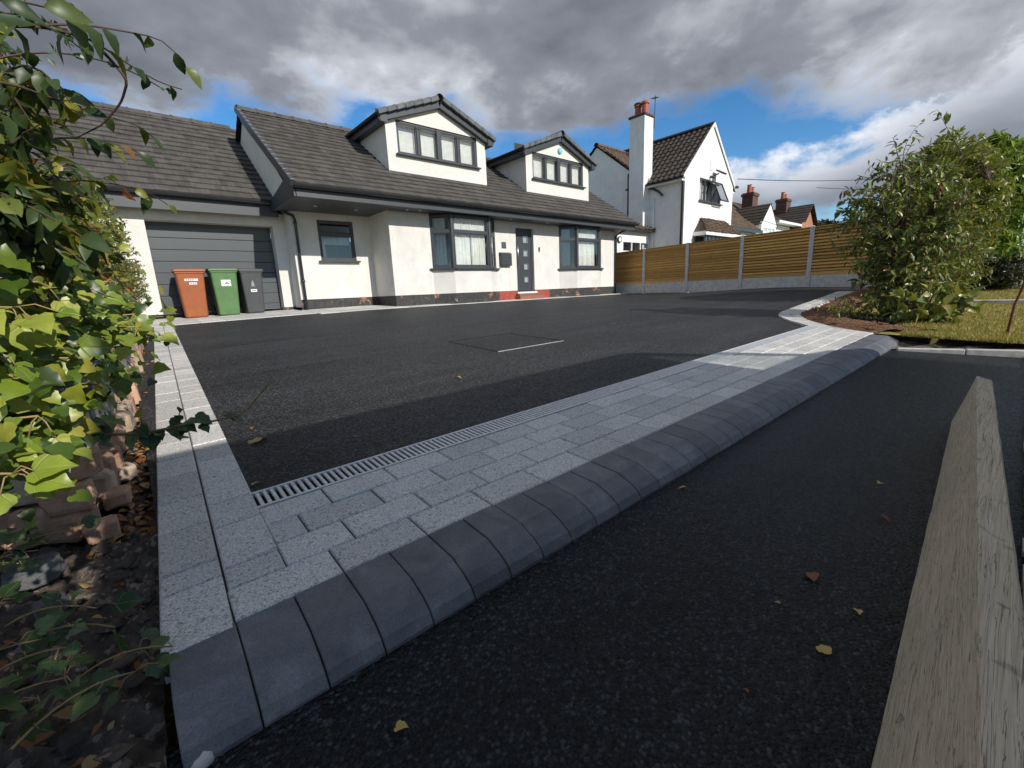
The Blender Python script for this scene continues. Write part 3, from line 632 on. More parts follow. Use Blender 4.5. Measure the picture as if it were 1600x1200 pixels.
mb = MB(); mb.tube([(3.16, 12.2, 2.33), (3.25, 12.15, 2.16), (3.44, 11.98, 2.05), (3.47, 11.97, 1.95), (3.47, 11.97, GB)], .034, 8)
for z in (1.85, .45): mb.tube([(3.47, 11.97, z), (3.47, 11.97, z + .06)], .046, 8)
obj('downpipe', mb, M['gutter'], house, smooth=True)
mb = MB(); mb.tube([(15.5, YE - .07, 2.32), (15.3, YM - .1, 2.1), (15.08, YM - .05, 1.95), (15.08, YM - .05, GB)], .034, 8); obj('downpipe', mb, M['gutter'], house, smooth=True)
for xx, yy in ((3.75, 11.2), (4.75, 11.25), (5.85, 10.65), (9.35, 10.6), (10.95, 10.6), (6.2, 10.6)):
    mb = MB(); mb.tube([(xx, yy, ZS - .006), (xx, yy, ZS + .003)], .04, 12); obj('downlight', mb, M['white_plastic'], house)
mb = MB(); mb.tube([(2.7, 12.45, ZS - .09), (2.7, 12.45, ZS - .08)], .04, 12); obj('downlight', mb, M['white_plastic'], house)
# roof
SL = np.array([0, 14.0 - 10.2, 4.93 - 2.40]); LEN = np.linalg.norm(SL); VV = SL / LEN; UPN = np.cross((1, 0, 0), VV)
DORM = [(5.89, 9.2), (10.92, 14.22)]; YD = 11.5
mb = MB(); tile_field(mb, (3.03, 10.2, 2.40), (1, 0, 0), VV, 15.62 - 3.03, LEN, .30, LEN / 17, UPN, skip=lambda x, v: any(a - 3.03 + .1 < x < b - 3.03 - .1 and v > 1.75 for a, b in DORM) and v < 4)
roof = obj('roof', mb, M['tile'], house, kind='stuff')
mb = MB(); mb.add([(3.05, 10.25, 2.40), (15.6, 10.25, 2.40), (15.6, 14, 4.90), (3.05, 14, 4.90), (15.6, 17.8, 2.4), (3.05, 17.8, 2.4)], [(0, 1, 2, 3), (3, 2, 4, 5)]); obj('roof_deck', mb, M['black'], roof)
mb = MB(); VB = np.array([0, -VV[1], VV[2]]); tile_field(mb, (3.03, 17.8, 2.40), (1, 0, 0), VB, 12.59, LEN, .30, LEN / 17, np.cross(VB, (1, 0, 0))); obj('rear_tiles', mb, M['tile'], roof)
x = 3.02
while x < 15.5:
    mb = MB(); half_pipe(mb, (x, 14.0, 4.90), (x + .44, 14.0, 4.90), -.13, (0, 1, 0), 6); half_pipe(mb, (x - .015, 14.0, 4.905), (x + .03, 14.0, 4.905), -.14, (0, 1, 0), 6); obj('ridge_tile', mb, M['tile'], roof, smooth=True); x += .45
for k in range(17):                          # stepped dry verge along the left edge
    p = np.array([2.97, 10.2, 2.40]) + VV * LEN / 17 * k; mb = MB(); h = LEN / 17
    mb.obox(p + VV * h / 2 + np.array([.035, 0, -.03]) + UPN * .03, (.05, 0, 0), VV * (h / 2 + .012) + UPN * -.006, UPN * .075); obj('verge_tile', mb, M['anthracite'], roof, bevel=.01)
mb = MB(); c = np.array([3.06, 10.2, 2.40]); mb.prism([c + UPN * -.05, c + UPN * -.24 + VV * .1, c + VV * LEN + np.array([0, 0, -.28]), c + VV * LEN + np.array([0, 0, -.06])], (.025, 0, 0)); obj('bargeboard', mb, M['anthracite'], house)
mb = MB(); mb.prism([(3.04, YE, ZS - .01), (3.04, YR + .75, ZS - .01), (3.04, YR + .75, ZS + .12), (3.04, YE + .5, 2.62), (3.04, YE, 2.35)], (.04, 0, 0)); obj('box_end', mb, M['anthracite'], house, bevel=.004)
# garage roof
S2 = np.array([0, 15.6 - 12.15, 4.93 - 2.37]); L2 = np.linalg.norm(S2); V2 = S2 / L2; U2 = np.cross((1, 0, 0), V2)
mb = MB(); tile_field(mb, (-.95, 12.15, 2.37), (1, 0, 0), V2, 4.33, L2, .30, L2 / 16, U2); gr = obj('garage_roof', mb, M['tile'], house, kind='stuff')
mb = MB(); mb.add([(-.9, 12.2, 2.38), (3.38, 12.2, 2.38), (3.38, 15.6, 4.9), (-.9, 15.6, 4.9), (3.38, 18, 2.4), (-.9, 18, 2.4)], [(0, 1, 2, 3), (3, 2, 4, 5)]); obj('roof_deck', mb, M['black'], gr)
mb = MB(); mb.add([(-.85, 12.3, ZS), (-.85, 17.5, ZS), (-.85, 15.6, 4.8)], [(0, 1, 2)]); obj('garage_gable', mb, M['render'], house)
x = -.95
while x < 3.0:
    mb = MB(); half_pipe(mb, (x, 15.6, 4.88), (x + .44, 15.6, 4.88), -.13, (0, 1, 0), 6); half_pipe(mb, (x - .015, 15.6, 4.885), (x + .03, 15.6, 4.885), -.14, (0, 1, 0), 6); obj('ridge_tile', mb, M['tile'], gr, smooth=True); x += .45
# garage door: sectional panels
gd = MB(); gd.box(.6, 3.09, YGD - .005, YGD + .04, 1.78, 1.86); gdo = obj('garage_door', gd, M['anthracite'], house)
zz = GB - .02; ph = (1.785 - zz) / 8
for k in range(8):
    mb = MB(); mb.box(.6, 3.09, YGD - .02, YGD + .02, zz + k * ph + .004, zz + (k + 1) * ph - .004); obj('door_panel', mb, M['garage'], gdo, bevel=.008, seg=2)
mb = MB(); mb.box(.6, 3.09, YGD + .021, YGD + .03, GB - .02, 1.8); obj('door_backing', mb, M['black'], gdo)
mb = MB(); mb.box(2.88, 3.06, YGD - .026, YGD - .021, GB + .05, GB + .075); obj('door_label', mb, M['sticker'], gdo)
# dormers
for di, (xa, xb) in enumerate(DORM):
    xm = (xa + xb) / 2; zt = 4.50; za = 5.14; zroof = lambda y: 2.40 + (y - 10.2) * (4.93 - 2.40) / 3.8
    wl, wr, zb, zh = xa + .31, xb - .33, 3.76, 4.64 - .03
    mb = MB(); wall_cells(mb, (xa, YD, 3.26), (1, 0, 0), xb - xa, zt - 3.26, [(wl - xa, wr - xa, zb - 3.26, zt - 3.26)], (0, -1, 0), .08)
    pit = (za - zt) / (xm - xa)
    top = lambda x: zt + pit * (xm - abs(x - xm) - xa) if True else 0
    # gable above the window head
    mb.add([(xa, YD, zt), (wl, YD, zt), (wl, YD, top(wl))], [(0, 1, 2)]); mb.add([(wr, YD, zt), (xb, YD, zt), (wr, YD, top(wr))], [(0, 1, 2)])
    zl = min(zh, top(wl) + .0)
    mb.add([(wl, YD, zl), (wr, YD, zl), (wr, YD, top(wr)), (xm, YD, za), (wl, YD, top(wl))], [(0, 1, 2, 3, 4)]) if zl < top(wl) else mb.add([(wl, YD, top(wl)), (wr, YD, top(wr)), (xm, YD, za)], [(0, 1, 2)])
    yb = 13.6
    for x in (xa, xb): mb.add([(x, YD, 3.2), (x, yb, 3.2), (x, yb, zt), (x, YD, zt)], [(0, 1, 2, 3)])
    d = obj('dormer', mb, M['render'], house)
    z1 = top(wl) if zl >= top(wl) else zl
    f = window(d, (wl, YD, zb), (1, 0, 0), wr - wl, z1 - zb - .002, (0, -1, 0), [(wr - wl) * .25, (wr - wl) * .5, (wr - wl) * .75], fr=.06, name='dormer_window')
    mb = MB(); xq = wl + (wr - wl) * .5; mb.box(xq - .075, xq + .075, YD - .002, YD + .03, zb + .02, z1 - .02); obj('mullion', mb, M['anthracite'], d, bevel=.005)
    for k in range(4):
        a = wl + (wr - wl) * k / 4 + .03; b = wl + (wr - wl) * (k + 1) / 4 - .03; mb = MB(); mb.box(a, b, YD + .16, YD + .165, zb - .05, z1 + .1); obj('blind', mb, M['curtain'], d)
    mb = MB(); mb.add([(xa + .05, YD + .6, 3.2), (xb - .05, YD + .6, 3.2), (xb - .05, YD + .6, 5), (xa + .05, YD + .6, 5)], [(0, 1, 2, 3)]); obj('room_back', mb, M['room'], d)
    mb = MB(); mb.obox((xm, YD - .004, 3.285), ((xb - xa) / 2, 0, 0), (0, .008, 0), (0, 0, .018)); obj('flashing', mb, M['anthracite'], d)
    # roof of the dormer
    yf = 11.33; ov = .2; rise = pit
    for sgn in (-1, 1):
        xe = xm + sgn * (xm - xa + ov); ze = zt - ov * pit
        U = np.array([0, 1., 0]); V = _n([xm - xe, 0, za - ze]); L = np.linalg.norm([xm - xe, 0, za - ze]); up = np.cross(U, V) * (1 if sgn > 0 else -1)
        if up[2] < 0: up = -up
        O = np.array([xe, yf, ze]) + up * .17
        mb = MB(); tile_field(mb, O, U, V, 3.6, L, .3, L / 6, up); rt_ = obj('dormer_roof', mb, M['tile_grey'], d)
        mb = MB(); c0 = np.array([xe, yf + .03, ze]); c1 = np.array([xm, yf + .03, za])
        mb.prism([c0 + up * 0., c0 + up * .155, c1 + up * .155 + np.array([0, 0, .01]), c1 - np.array([0, 0, .02])], (0, .03, 0)); obj('bargeboard', mb, M['anthracite'], d)
        mb = MB(); mb.prism([c0 + (0, .03, .01), c1 + (0, .03, .0), c1 + (0, .03, .02), c0 + (0, .03, .03)], (0, YD - yf, 0)); obj('verge_soffit', mb, M['soffit'], d)
        n = 7
        for k in range(n):
            p = O + V * (L / n * k); mb = MB(); mb.obox(p + V * (L / n / 2) + np.array([0, -.02, 0]) + up * .03, V * (L / n / 2 - .003) + up * .008, (0, .05, 0), up * .062); obj('verge_tile', mb, M['tile_grey'], d, bevel=.012)
        # box eave along the cheek
        mb = MB(); mb.prism([(xe, yf, ze + .0), (xe, yf, ze + .17), (xe - sgn * ov, yf, ze + .17), (xe - sgn * ov, yf, ze)], (0, 2.6, 0)); obj('eave_box', mb, M['anthracite'], d)
        mb = MB(); half_pipe(mb, (xe + sgn * .055, yf - .02, ze + .19), (xe + sgn * .055, yf + 2.62, ze + .19), .055, (1, 0, 0), 8); obj('gutter', mb, M['gutter'], d, smooth=True)
        mb = MB(); mb.tube([(xe + sgn * .05, 13.55, ze + .15), (xe + sgn * .05, 13.62, ze - .35)], .03, 6); obj('downpipe', mb, M['gutter'], d)
    y = yf - .03
    while y < 15:
        mb = MB(); half_pipe(mb, (xm, y, za + .20), (xm, y + .44, za + .20), -.12, (1, 0, 0), 6); obj('ridge_tile', mb, M['tile_grey'], d, smooth=True); y += .45
# wall fittings
mb = MB(); mb.box(9.06, 9.50, YM - .11, YM - .002, .80, 1.16); mb.prism([(9.05, YM - .13, 1.165), (9.05, YM - .002, 1.22), (9.05, YM - .002, 1.17)], (.46, 0, 0))
lb = obj('letterbox', mb, M['anthracite'], None, bevel=.008, loc=(9.28, YM, .8), label='dark grey wall letterbox beside the front door, below the number plaque', cat='letterbox')
for k in range(3):
    mb = MB(); mb.box(9.08, 9.48, YM - .118, YM - .109, .83 + k * .11, .925 + k * .11); obj('front_slat', mb, M['anthracite'], lb, bevel=.004)
mb = MB(); mb.box(9.18, 9.36, YM - .02, YM - .002, 1.34, 1.53); pq = obj('number_plaque', mb, M['garage'], None, bevel=.004, loc=(9.27, YM, 1.34), label='small square grey number plaque left of the front door', cat='plaque')
mb = MB()
for q in ((9.225, 9.26, 1.47, 1.485), (9.25, 9.263, 1.43, 1.472), (9.225, 9.26, 1.423, 1.436), (9.222, 9.235, 1.39, 1.43), (9.222, 9.262, 1.385, 1.398), (9.285, 9.325, 1.47, 1.485), (9.31, 9.323, 1.385, 1.472)): mb.box(q[0], q[1], YM - .024, YM - .0205, q[2], q[3])
obj('numerals', mb, M['alu'], pq)
mb = MB(); mb.box(10.8, 10.86, YM - .025, YM - .002, 1.28, 1.42); db = obj('doorbell', mb, M['black'], None, bevel=.008, loc=(10.83, YM, 1.28), label='slim black video doorbell right of the front door', cat='doorbell')
mb = MB(); mb.tube([(10.83, YM - .028, 1.32), (10.83, YM - .025, 1.32)], .018, 10); obj('button', mb, M['alu'], db)
mb = MB(); mb.tube([(12.6, YD - .06, 4.84), (12.6, YD - .05, 4.84), (12.6, YD - .002, 4.84)], [.085, .10, .10], 20)
ab = obj('alarm_box', mb, M['teal'], None, loc=(12.6, YD, 4.84), label='round teal alarm box on the farther dormer gable', cat='alarm')
mb = MB(); mb.tube([(12.6, YD - .066, 4.84), (12.6, YD - .0605, 4.84)], .05, 16); obj('cover', mb, simple('pale_teal', (.30, .62, .66), .4, .04), ab)

# ------------------------------------------------------------------ wheelie bins
def bin_thing(x, y, rz, w, h, m, label):
    t = empty('wheelie_bin', (x, y, gz(x, y) + .006), label, 'wheelie bin', 'wheelie bins in front of the garage door'); t.rotation_euler = (0, 0, rz); d = w * 1.15
    mb = MB(); zs = [0, .03, .12, h * .55, h * .86, h * .93]; rows = []
    for z in zs:
        k = z / h; ww = w * (.76 + .2 * k) / 2; dd = d * (.72 + .2 * k) / 2; r = .04
        if z == 0: ww -= .015; dd -= .015
        ring = []
        for cx, cy, a0 in ((ww - r, -dd + r, -90), (ww - r, dd - r, 0), (-ww + r, dd - r, 90), (-ww + r, -dd + r, 180)):
            for a in (0, 30, 60, 90): an = math.radians(a0 + a); ring.append((cx + r * math.cos(an), cy + r * math.sin(an), z))
        rows.append(ring)
    n = 16; vs = [p for r_ in rows for p in r_]; fs = [(i * n + k, i * n + (k + 1) % n, (i + 1) * n + (k + 1) % n, (i + 1) * n + k) for i in range(len(rows) - 1) for k in range(n)] + [tuple(range(n))[::-1]]
    mb.add(vs, fs); obj('body', mb, m, t, smooth=False, local=True)
    mb = MB(); mb.box(-w * .49, w * .49, -d * .475, d * .46, h * .885, h * .935); obj('rim', mb, m, t, local=True, bevel=.015, seg=2)
    mb = MB(); g = []
    for yy, hh in ((-d * .51, .938), (-d * .505, .965), (-d * .35, .985), (0, 1.0), (d * .35, .99), (d * .5, .965)):
        g.append([(xx * w, yy, h * (hh - (.018 if abs(xx) > .49 else .0))) for xx in (-.52, -.48, -.2, .2, .48, .52)])
    mb.sheet(g); lo = [[(p[0], p[1], h * .932) for p in r_] for r_ in g]; mb.sheet([[lo[0][i], g[0][i]] for i in range(6)]); mb.sheet([[lo[j][0], g[j][0]] for j in range(6)]); mb.sheet([[lo[j][5], g[j][5]] for j in range(6)]); mb.sheet([[lo[5][i], g[5][i]] for i in range(6)])
    obj('lid', mb, m, t, local=True, smooth=False)
    mb = MB(); mb.tube([(-w * .42, d * .56, h * .93), (w * .42, d * .56, h * .93)], .018, 8); mb.box(-w * .43, -w * .38, d * .44, d * .57, h * .9, h * .94); mb.box(w * .38, w * .43, d * .44, d * .57, h * .9, h * .94); obj('handle', mb, m, t, local=True)
    for s in (-1, 1):
        mb = MB(); mb.tube([(s * w * .36, d * .40, .1), (s * w * .46, d * .40, .1)], .1, 16); wl = obj('wheel', mb, M['rubber'], t, local=True)
        mb = MB(); mb.tube([(s * w * .462, d * .40, .1), (s * w * .468, d * .40, .1)], .05, 12); obj('hub', mb, M['bin_grey'], wl, local=True)
    return t, d, h
def face_y(d, h, z): return -d * (.72 + .2 * z / h) / 2 - .004
def front_patch(t, d, h, x0, x1, z0, z1, m, name, lift=0.):
    mb = MB(); a, b = face_y(d, h, z0) - lift, face_y(d, h, z1) - lift; mb.add([(x0, a, z0), (x1, a, z0), (x1, b, z1), (x0, b, z1)], [(0, 1, 2, 3)]); return obj(name, mb, m, t, local=True)
t, d, h = bin_thing(1.17, 12.35, -.03, .55, 1.08, M['bin_brown'], 'orange brown wheelie bin with two small white labels, by the hedge')
for i, (a, b, c, e) in enumerate(((-.115, .13, .80, .845), (-.04, .10, .72, .765))):
    p = front_patch(t, d, h, a, b, c, e, M['sticker'], 'sticker')
    for k in range(4 if i == 0 else 3): front_patch(t, d, h, a + .02 + k * .04, a + .045 + k * .04, c + .012, e - .012, M['ink'] if i == 0 else M['bin_brown'], 'print', .002)
t, d, h = bin_thing(1.80, 12.35, .0, .55, 1.08, M['bin_green'], 'green wheelie bin with large white label, middle of three')
front_patch(t, d, h, -.08, .11, .66, .80, M['sticker'], 'sticker')
for q in ((-.07, -.02, .77, .778), (-.01, .03, .71, .735), (.02, .05, .73, .752), (.04, .08, .705, .725), (-.0, .09, .675, .682), (.085, .1, .74, .77)): front_patch(t, d, h, *q, M['ink'], 'print', .002)
t, d, h = bin_thing(2.36, 12.4, .04, .5, 1.06, M['bin_grey'], 'dark grey wheelie bin with pale crest and label, nearest the downpipe')
mb = MB(); zc = .70
mb.add([(0, face_y(d, h, .76) - .001, .78), (-.03, face_y(d, h, .7) - .001, .70), (.03, face_y(d, h, .7) - .001, .70), (-.055, face_y(d, h, .64) - .001, .63), (.055, face_y(d, h, .64) - .001, .63), (-.03, face_y(d, h, .64) - .001, .65), (.03, face_y(d, h, .64) - .001, .65)], [(0, 1, 2), (1, 5, 6, 2), (5, 3, 4, 6)]); obj('crest', mb, simple('faded_print', (.26, .27, .29), .6, .1), t, local=True)
front_patch(t, d, h, -.06, .07, .50, .56, M['sticker'], 'sticker'); front_patch(t, d, h, -.045, .055, .522, .538, M['ink'], 'print', .002)

# ------------------------------------------------------------------ fence
fence = empty('garden_fence', (14.7, 4, -.25), 'slatted timber fence with concrete posts and gravel boards along the drive', 'fence')
def fx(y): return 14.72 + .155 * (y - 3.99)
PY = [11.5, 9.87, 7.94, 5.97, 4.0, 2.03]; ztop = 1.42
for i, y in enumerate(PY):
    x = fx(y); mb = MB(); mb.box(x - .06, x + .06, y - .055, y + .055, gz(x, y) - .4, ztop - .02); mb.add([(x - .06, y - .055, ztop - .02), (x + .06, y - .055, ztop - .02), (x + .06, y + .055, ztop - .02), (x - .06, y + .055, ztop - .02), (x - .03, y, ztop + .01), (x + .03, y, ztop + .01)], [(0, 1, 5, 4), (1, 2, 5), (2, 3, 4, 5), (3, 0, 4)])
    obj('post', mb, M['concrete'], fence, bevel=.006)
for i in range(len(PY) - 1):
    y0, y1 = PY[i + 1] + .05, PY[i] - .05; x0, x1 = fx(y0), fx(y1); U = np.array([x1 - x0, y1 - y0, 0]); c = np.array([(x0 + x1) / 2, (y0 + y1) / 2, 0]); n = -_n([U[1], -U[0], 0])
    mb = MB(); mb.obox(c + (0, 0, -.10), U / 2, n * .025, (0, 0, .19)); obj('gravel_board', mb, M['concrete'], fence)
    zb = .085; zt = ztop - .05; ns = 15; ph = (zt - zb) / ns
    mb = MB(); mb.obox(c - n * .055 + (0, 0, (zb + zt) / 2), U / 2, n * .012, (0, 0, (zt - zb) / 2)); obj('backing_boards', mb, M['fence'], fence)
    for k in range(ns):
        mb = MB(); hh = ph * (.30 if k else .5); mb.obox(c + np.array([0, 0, zb + (k + .5) * ph]) + n * .012, U / 2 * .998, n * .020, (0, 0, hh)); obj('slat', mb, M['fence'], fence, bevel=.004)
    mb = MB(); mb.obox(c + np.array([0, 0, zt + .012]), U / 2, n * .05, (0, 0, .012)); obj('capping', mb, M['fence'], fence)

# ------------------------------------------------------------------ neighbour: white house
nb_ = empty('white_house', (21.4, 12, -.3), 'tall white rendered house with steep gable, side chimney and brown roof', 'house')
XN, YF = 19.0, 10.1; NZ = -.35
mb = MB()
wall_cells(mb, (XN, YF, NZ), (1, 0, 0), 4.8, 4.65 - NZ, [(1.32, 3.5, 3.66 - NZ, 4.66 - NZ - .02)], (0, -1, 0), .1)
mb.add([(XN, YF, 4.65), (23.8, YF, 4.65), (21.4, YF, 6.94)], [(0, 1, 2)])
mb.add([(XN, YF, NZ), (XN, 13, NZ), (XN, 13, 4.75), (XN, YF, 4.65)], [(0, 1, 2, 3)]); mb.add([(23.8, YF, NZ), (23.8, 18, NZ), (23.8, 18, 4.65), (23.8, YF, 4.65)], [(0, 1, 2, 3)])
mb.add([(XN - .02, 11.8, NZ), (XN - .02, 17.0, NZ), (XN - .02, 17.0, 5.1), (XN - .02, 14.8, 6.82), (XN - .02, 12.8, 5.25), (XN - .02, 11.8, 4.6)], [(0, 1, 2, 3, 4, 5)])
mb.add([(XN, 18.2, NZ), (30, 18.2, NZ), (30, 18.2, 4.75), (XN, 18.2, 4.75)], [(0, 1, 2, 3)])
obj('wall', mb, M['white_wall'], nb_)
for sgn in (-1, 1):                          # wing roof
    xe = 21.4 + sgn * 2.62; ze = 4.48; V = _n([21.4 - xe, 0, 6.98 - ze]); L = np.linalg.norm([21.4 - xe, 0, 6.98 - ze]); up = np.cross((0, 1, 0), V); up = up if up[2] > 0 else -up
    mb = MB(); tile_field(mb, np.array([xe, YF - .04, ze]), (0, 1, 0), V, 5.2, L, .26, L / 11, up, pan=True, skip=(lambda x, v: x > 2.1 and v < .62) if sgn < 0 else None); w = obj('roof', mb, M['pantile'], nb_, kind='stuff')
    mb = MB(); xq = xe - sgn * .5; zq = ze + .5 * 2.5 / 2.62 - .03; mb.add([(xe, YF + .02, ze - .03), (xe, 12.1, ze - .03), (xq, 12.1, zq), (xq, 15.2, zq), (21.4, 15.2, 6.95), (21.4, YF + .02, 6.95)], [(0, 1, 2, 5), (2, 3, 4, 5)]); obj('roof_deck', mb, M['black'], w)
    mb = MB(); mb.prism([(xe, YF - .07, ze - .06), (xe, YF - .07, ze + .06), (21.4, YF - .07, 7.09), (21.4, YF - .07, 6.93)], (0, .04, 0)); obj('verge', mb, M['white_wall'], nb_)
    mb = MB(); half_pipe(mb, (xe + sgn * .05, YF, ze), (xe + sgn * .05, 12.9, ze), .06, (1, 0, 0)); obj('gutter', mb, M['gutter'], nb_, smooth=True)
    mb = MB(); mb.box(min(xe, xe - sgn * .22), max(xe, xe - sgn * .22), YF + .02, 12.5, ze - .14, ze - .06); obj('eave_soffit', mb, M['white_plastic'], nb_)
mb = MB(); mb.tube([(XN - .12, YF + .05, 4.45), (XN - .05, YF + .08, 4.25), (XN - .05, YF + .08, NZ)], .045, 8); obj('downpipe', mb, M['gutter'], nb_, smooth=True)
mb = MB(); mb.tube([(XN - .08, 12.9, 5.2), (XN - .08, 12.9, 2.6)], .045, 8); obj('downpipe', mb, M['gutter'], nb_, smooth=True)
mb = MB(); mb.tube([(XN - .05, 11.55, 3.9), (XN - .05, 11.55, NZ)], .035, 8); obj('downpipe', mb, M['white_plastic'], nb_, smooth=True)
# main block roof
for ye, sg in ((12.7, 1), (16.9, -1)):
    V = _n([0, 14.8 - ye, 1.65]); L = np.linalg.norm([0, 14.8 - ye, 1.65]); up = np.cross((1, 0, 0), V); up = up if up[2] > 0 else -up
    mb = MB(); tile_field(mb, np.array([XN - .1, ye, 5.25]), (1, 0, 0), V, 11, L, .26, L / 10, up, pan=True); w = obj('roof', mb, M['red_tile'], nb_, kind='stuff')
    mb = MB(); mb.add([(XN - .08, ye, 5.23), (30, ye, 5.23), (30, 14.8, 6.88), (XN - .08, 14.8, 6.88)], [(0, 1, 2, 3)]); obj('roof_deck', mb, M['black'], w)
mb = MB(); half_pipe(mb, (XN - .1, 14.8, 6.9), (30, 14.8, 6.9), -.14, (0, 1, 0)); obj('ridge', mb, M['red_tile'], nb_)
mb = MB(); half_pipe(mb, (21.4, YF - .05, 7.0), (21.4, 15, 7.0), -.12, (1, 0, 0)); obj('ridge', mb, M['pantile'], nb_)
# chimney
ch = MB(); ch.box(18.55, 19.25, 11.85, 12.62, NZ, 7.35); cho = obj('chimney', ch, M['white_wall'], nb_)
mb = MB(); mb.box(18.5, 19.3, 11.8, 12.67, 7.352, 7.46); obj('chimney_cap', mb, M['chimney_brick'], cho, bevel=.02)
for yy, hh, r in ((12.42, .52, .15), (12.05, .55, .16)):
    mb = MB(); mb.tube([(18.9, yy, 7.45), (18.9, yy, 7.5), (18.9, yy, 7.45 + hh * .8), (18.9, yy, 7.45 + hh * .82), (18.9, yy, 7.45 + hh)], [r * 1.15, r, r * .85, r * 1.1, r * 1.05], 14); obj('chimney_pot', mb, M['pot'], cho, smooth=False)
mb = MB(); mb.tube([(18.9, 12.42, 7.97), (18.9, 12.42, 8.03)], [.19, .16], 12); obj('pot_cowl', mb, M['black'], cho)
mb = MB(); mb.tube([(19.28, 11.82, 6.9), (19.3, 11.8, 8.25)], .02, 6); mb.tube([(19.05, 11.8, 8.1), (19.5, 11.8, 8.2)], .014, 5)
for k in range(4): mb.tube([(19.1 + k * .1, 11.65, 8.11 + k * .02), (19.1 + k * .1, 11.95, 8.11 + k * .02)], .008, 4)
obj('aerial', mb, M['cable'], cho)
mb = MB(); mb.box(18.9, 19.27, 11.76, 11.845, 4.6, 4.78); obj('flashing', mb, M['concrete'], cho)
mb = MB(); mb.tube([(18.93, 11.8, 4.35), (18.93, 11.6, 4.3), (18.93, 11.3, 4.12), (18.93, 11.1, 3.92)], .05, 6); obj('eave_bracket', mb, M['gutter'], nb_)
# gable window with one sash swung open
f = window(nb_, (XN + 1.32, YF, 3.66), (1, 0, 0), 2.18, .98, (0, -1, 0), [.62, 1.3], fr=.06, name='gable_window')
mb = MB(); c0 = np.array([XN + 2.62, YF - .03, 4.6]); U = np.array([1, 0, 0]); dn = _n([0, -.38, -.92])
for a, b, c, e in ((0, .05, 0, .95), (.83, .88, 0, .95), (0, .88, 0, .05), (0, .88, .9, .95)): mb.obox(c0 + U * (a + b) / 2 + dn * (c + e) / 2, U * (b - a) / 2, dn * (e - c) / 2, np.cross(U, dn) * .025)
obj('open_sash', mb, M['anthracite'], f)
mb = MB(); mb.add([c0 + U * .05 + dn * .05, c0 + U * .83 + dn * .05, c0 + U * .83 + dn * .9, c0 + U * .05 + dn * .9], [(0, 1, 2, 3)]); obj('pane', mb, M['glass'], f)
c0 = np.array([XN + 1.97, YF - .03, 4.6]); mb = MB(); dn2 = _n([0, -.75, -.66])
for a, b, c, e in ((0, .05, 0, .36), (.6, .65, 0, .36), (0, .65, 0, .05), (0, .65, .31, .36)): mb.obox(c0 + U * (a + b) / 2 + dn2 * (c + e) / 2, U * (b - a) / 2, dn2 * (e - c) / 2, np.cross(U, dn2) * .025)
obj('open_sash', mb, M['anthracite'], f)
mb = MB(); mb.add([c0 + U * .05 + dn2 * .05, c0 + U * .6 + dn2 * .05, c0 + U * .6 + dn2 * .31, c0 + U * .05 + dn2 * .31], [(0, 1, 2, 3)]); obj('pane', mb, M['glass'], f)
obj('curtain', curtain_mesh((XN + 1.4, YF + .18, 3.7), (1, 0, 0), .5, .9, (0, -1, 0), .03, 4), M['curtain'], f, smooth=True); obj('curtain', curtain_mesh((XN + 2.0, YF + .18, 3.7), (1, 0, 0), .35, .7, (0, -1, 0), .03, 3), M['curtain'], f, smooth=True)
mb = MB(); mb.box(XN + 1, XN + 3.8, YF + .7, YF + .72, 3.3, 5); obj('room_back', mb, M['room'], f)
mb = MB(); mb.box(XN + 2.25, XN + 2.5, YF - .02, YF + .01, 5.05, 5.5)
for k in range(5): mb.box(XN + 2.27, XN + 2.48, YF - .035, YF - .02, 5.08 + k * .08, 5.12 + k * .08)
obj('air_vent', mb, M['white_plastic'], nb_)
mb = MB(); mb.obox((XN + 2.75, YF - .3, 4.98), (.2, 0, .0), (0, .16, .1), (0, -.02, .03)); mb.tube([(XN + 2.6, YF, 4.85), (XN + 2.65, YF - .25, 4.92)], .03, 6); mb.tube([(XN + 2.3, YF - .02, 4.78), (XN + 2.3, YF - .2, 4.72)], .06, 8); obj('floodlight', mb, M['anthracite'], nb_)
mb = MB(); mb.obox((24.0, YF - .1, 4.62), (.12, 0, 0), (0, .05, 0), (0, 0, .05)); obj('gutter_end', mb, M['gutter'], nb_)
# bay on the gable with a hipped tile roof
mb = MB(); x0, x1, yb = 20.0, 23.5, 9.6
mb.box(x0, x1, yb, YF, NZ, 1.25); obj('bay_wall', mb, M['white_wall'], nb_)
for a, b in ((x0 + .05, x0 + 1.15), (x0 + 1.2, x0 + 2.25), (x0 + 2.3, x1 - .05)): window(nb_, (a, yb, 1.25), (1, 0, 0), b - a, .85, (0, -1, 0), [(b - a) / 3, (b - a) * 2 / 3], [.3, .58], fr=.04, sill=False, inset=.0, mat='anthracite', name='bay_window')
mb = MB(); mb.box(x0, x1, yb + .4, yb + .42, 1.2, 2.2); obj('room_back', mb, M['room'], nb_)
mb = MB(); mb.box(x0 - .12, x1 + 1.5, yb - .12, YF, 2.1, 2.26); obj('bay_fascia', mb, M['white_plastic'], nb_)
V = _n([0, .62, .68]); up = np.cross((1, 0, 0), V)
mb = MB(); tile_field(mb, np.array([x0 - .15, yb - .16, 2.26]), (1, 0, 0), V, x1 - x0 + .3, .92, .17, .115, up, skip=lambda x, v: x < v * .75 or x > (x1 - x0 + .3) - v * .75, jit=.007); obj('bay_roof', mb, M['red_tile'], nb_, kind='stuff')
mb = MB(); mb.add([(x0 - .1, yb - .1, 2.25), (x1 + .1, yb - .1, 2.25), (x1 - .55, YF, 2.9), (x0 + .55, YF, 2.9), (x0 - .1, YF, 2.25), (x1 + .1, YF, 2.25)], [(0, 1, 2, 3), (0, 3, 4), (1, 5, 2)]); obj('roof_deck', mb, M['red_tile'], nb_)
